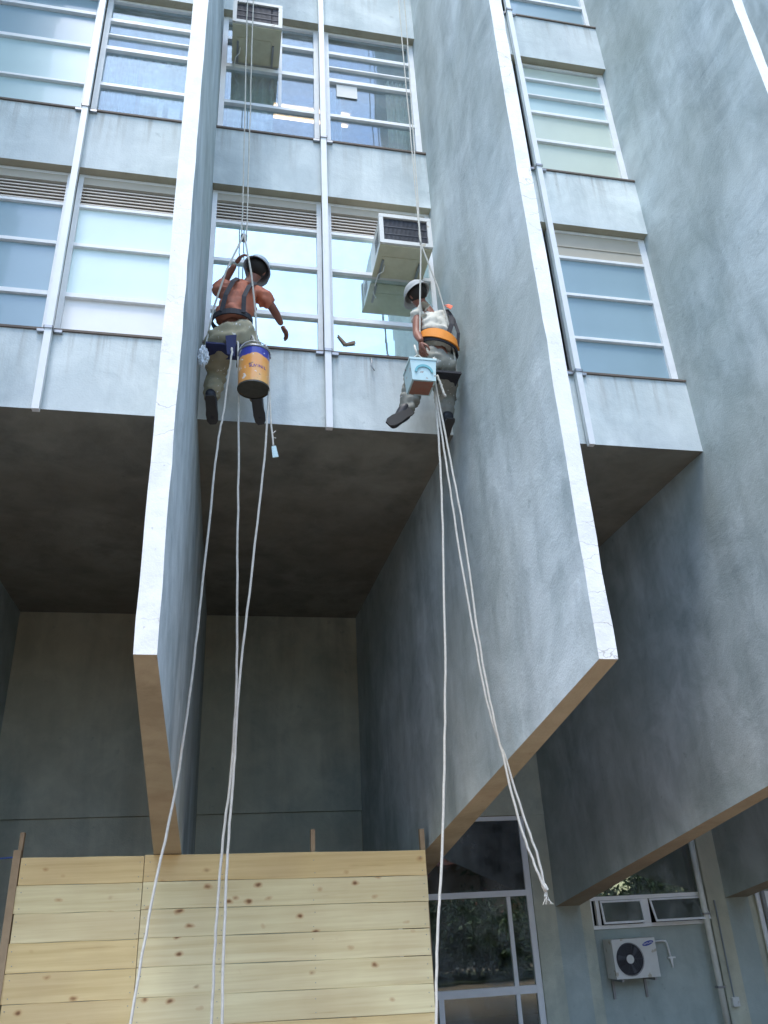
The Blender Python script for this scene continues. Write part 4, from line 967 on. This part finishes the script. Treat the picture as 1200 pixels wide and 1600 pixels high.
# square tub of the right worker
t = thing('paint_tub', 'square pale cyan paint tub with stained base hanging by the right worker', 'bucket', (1.99, 1.3, 5.63))
x0, x1, y0, y1, z0, z1 = 1.875, 2.105, 1.22, 1.47, 5.66, 5.865
m = MB(); tp = .012
m.hexa([(x0+tp, y0+tp, z0), (x1-tp, y0+tp, z0), (x1-tp, y1-tp, z0), (x0+tp, y1-tp, z0), (x0, y0, z1), (x1, y0, z1), (x1, y1, z1), (x0, y1, z1)]); m.build('tub_wall', M_CYAN, t, bevel=.014)
m = MB(); m.box(x0-.006, x1+.006, y0-.006, y1+.006, z1-.002, z1+.018); m.build('lid_rim', M_CYAN, t, bevel=.005)
m = MB(); m.box(x0+.028, x1-.028, y0+.03, y1-.03, z0-.005, z0-.001); m.build('stained_base', M_TUBB, t)
m = MB(); n = 18; L = []
for k in range(n+1):
    a = math.pi*k/n; c, s_ = math.cos(a), math.sin(a)
    L.append([m.bm.verts.new(((x0+x1)/2+rx*c, y0+.001+.0, 5.735+rz*s_)) for rx, rz in ((.062, .055), (.080, .080))]+[m.bm.verts.new(((x0+x1)/2+rx*c, y0-.004, 5.735+rz*s_)) for rx, rz in ((.080, .080), (.062, .055))])
for k in range(n):
    for q_ in range(4): m.face([L[k][q_], L[k][(q_+1) % 4], L[k+1][(q_+1) % 4], L[k+1][q_]])
m.build('arch_print', M_TEAL, t)
m = MB(); m.tube([(x0+.01, 1.34, z1), (1.95, 1.35, z1+.12), (1.985, 1.36, z1+.16), (2.02, 1.35, z1+.12), (x1-.01, 1.34, z1)], .006, 6); m.tube([(1.985, 1.36, z1+.15), (1.975, 1.38, z1+.24), (1.99, 1.45, z1+.33)], .009, 6); m.build('handle', M_ROPE, t, smooth=True)

# crumpled plastic bag next to the left worker's leg
m = MB(); bmesh.ops.create_icosphere(m.bm, subdivisions=4, radius=1, matrix=Matrix.Identity(4))
for v in m.bm.verts:
    c = v.co.copy(); h = 1+.35*noise.noise(c*2.6)+.22*noise.noise(c*6); v.co = Vector((c.x*.045*h, c.y*.045*h, c.z*.10*h))+Vector((.135, 1.56, 5.97))
m.tube([(.135, 1.57, 6.05), (.14, 1.6, 6.12)], .008, 6)
tag(m.build('plastic_bag', M_BAG, local=(.135, 1.56, 5.97)), 'small crumpled clear plastic bag hanging by the left worker leg', 'bag')

# ---------------------------------------------------------------- opposite side of the street (seen mirrored in the glass)
def leaf_mesh(name, n, rx, rz, seed, size=.22, clumps=26):
    r = random.Random(seed); cs = []
    for _ in range(clumps):
        a, e, d = r.uniform(0, 6.283), r.uniform(-.6, 1.4), r.uniform(.35, 1)
        cs.append((Vector((math.cos(a)*math.cos(e)*rx*d, math.sin(a)*math.cos(e)*rx*d, math.sin(e)*rz*d)), r.uniform(.25, .45)*rx))
    vs, fs = [], []
    for _ in range(n):
        c, cr_ = r.choice(cs); p = c+Vector((r.gauss(0, 1), r.gauss(0, 1), r.gauss(0, .8)))*cr_*.5
        a = Vector((r.gauss(0, 1), r.gauss(0, 1), r.gauss(0, 1))).normalized(); b = a.cross(Vector((r.gauss(0, 1), r.gauss(0, 1), r.gauss(0, 1)))).normalized()
        s_ = size*r.uniform(.5, 1.2); k = len(vs); vs += [p-a*s_, p+b*s_*.4, p+a*s_, p-b*s_*.4]; fs.append((k, k+1, k+2, k+3))
    me = bpy.data.meshes.new(name); me.from_pydata(vs, [], fs); return me
def tree(x, y, h, rx, label, seed, flowers=0):
    t = thing('street_tree', label, 'tree', (x, y, -.15), 'trees across the street'); r = random.Random(seed)
    m = MB(); top = Vector((x+r.uniform(-.4, .4), y, h*.55)); m.tube([(x, y, -.15), (x+.1, y, h*.25), top], [.28, .2, .14], 9)
    for k in range(5):
        a = k*1.256+r.random(); m.tube([top-Vector((0, 0, r.uniform(0, 1))), top+Vector((math.cos(a)*rx*.6, math.sin(a)*rx*.6, h*.2))], [.1, .03], 6)
    m.build('trunk', M_BARK, t)
    me = leaf_mesh('crown', 9000, rx, h*.36, seed); o = link('crown', me, M_LEAF, t); o.location = (0, 0, h*.62)
    if flowers: me = leaf_mesh('blossom', flowers, rx*1.05, h*.38, seed+3, .16, 9); o = link('blossom', me, M_FLOWER, t); o.location = (0, 0, h*.58)
for a in ((-7, -20, 8.5, 3.6, 'broad green tree across the street at the far left', 1, 0), (0, -22, 9, 3.9, 'tall green tree across the street behind the camera', 2, 400),
          (6.5, -19, 7.5, 3.4, 'green tree with orange blossom mirrored in the entrance glass', 3, 1500), (13, -21, 9, 4, 'tall leafy tree across the street to the right', 4, 600), (20, -19, 8, 3.6, 'rounded tree across the street at the far right', 5, 300)): tree(*a)
m = MB(); 
def shrubs(x, y, seed, label):
    me = leaf_mesh('hedge', 2600, 1.5, 1.1, seed, .13, 12); o = link('hedge_bush', me, M_LEAF); o.location = (x, y, .6); tag(o, label, 'bush', 'bushes across the street')
for k in range(9): shrubs(-9+k*3.4, -17.6, 40+k, ['low leafy bush at the far left of the opposite verge', 'second low bush from the left of the opposite verge', 'third low bush from the left of the opposite verge', 'low bush under the tall tree behind the camera', 'middle low bush of the opposite verge', 'low bush under the orange blossom tree', 'low bush between the blossom tree and the tall leafy tree', 'second low bush from the right of the opposite verge', 'low bush at the far right of the opposite verge'][k])
for k, (x, y, h, fl, lb) in enumerate(((5.2, -4.6, 1.5, 60, 'flowering shrub right behind the camera'), (7.4, -4.2, 1.55, 70, 'flowering shrub behind the camera mirrored in the entrance glass'), (9.8, -4.6, 1.8, 30, 'tall shrub mirrored beside the condenser wall'),
                                 (12.6, -4.4, 2.0, 0, 'tall dark green shrub mirrored in the transom over the hopper windows'), (15.4, -4.8, 2.0, 0, 'farthest tall shrub to the right behind the camera'), (2.6, -6.6, 1.3, 40, 'low shrub behind the camera'))):
    t = thing('garden_shrub', lb, 'bush', (x, y, 0), 'shrubs in the front garden')
    o = link('foliage', leaf_mesh('foliage', 9000, 1.7, h*.66, 70+k, .10, 30), M_LEAF, t); o.location = (0, 0, h*.5)
    if fl: o = link('blossom', leaf_mesh('blossom', fl*3, 1.5, h*.6, 90+k, .06, 6), M_FLOWER, t); o.location = (0, 0, h*.66)
    m = MB(); m.tube([(x, y, 0), (x+.1, y, h*.4), (x, y+.1, h*.8)], [.06, .04, .02], 6); m.tube([(x, y, .2), (x+.5, y, h*.8)], [.03, .015], 5); m.build('stem', M_BARK, t)
t = thing('opposite_house', 'low ochre house with a red tile roof across the street', 'house', (4, -30, 0))
m = MB(); m.box(-8, 18, -36, -28, -.2, 4.2); m.build('wall', M_OPP, t)
m = MB(); v = [m.bm.verts.new(p) for p in ((-9, -27, 4), (19, -27, 4), (19, -37, 4), (-9, -37, 4), (-4, -32, 6.2), (14, -32, 6.2))]
for f in ((0, 1, 5, 4), (1, 2, 5), (2, 3, 4, 5), (3, 0, 4), (0, 3, 2, 1)): m.face([v[k] for k in f])
m.build('roof', M_TILE, t)
for k in range(5):
    x = -5+k*4.6; boxo('window', G_TOPDARK, t, x, x+1.4, -28.0-.001+.0, -27.97, 1.2, 2.6)
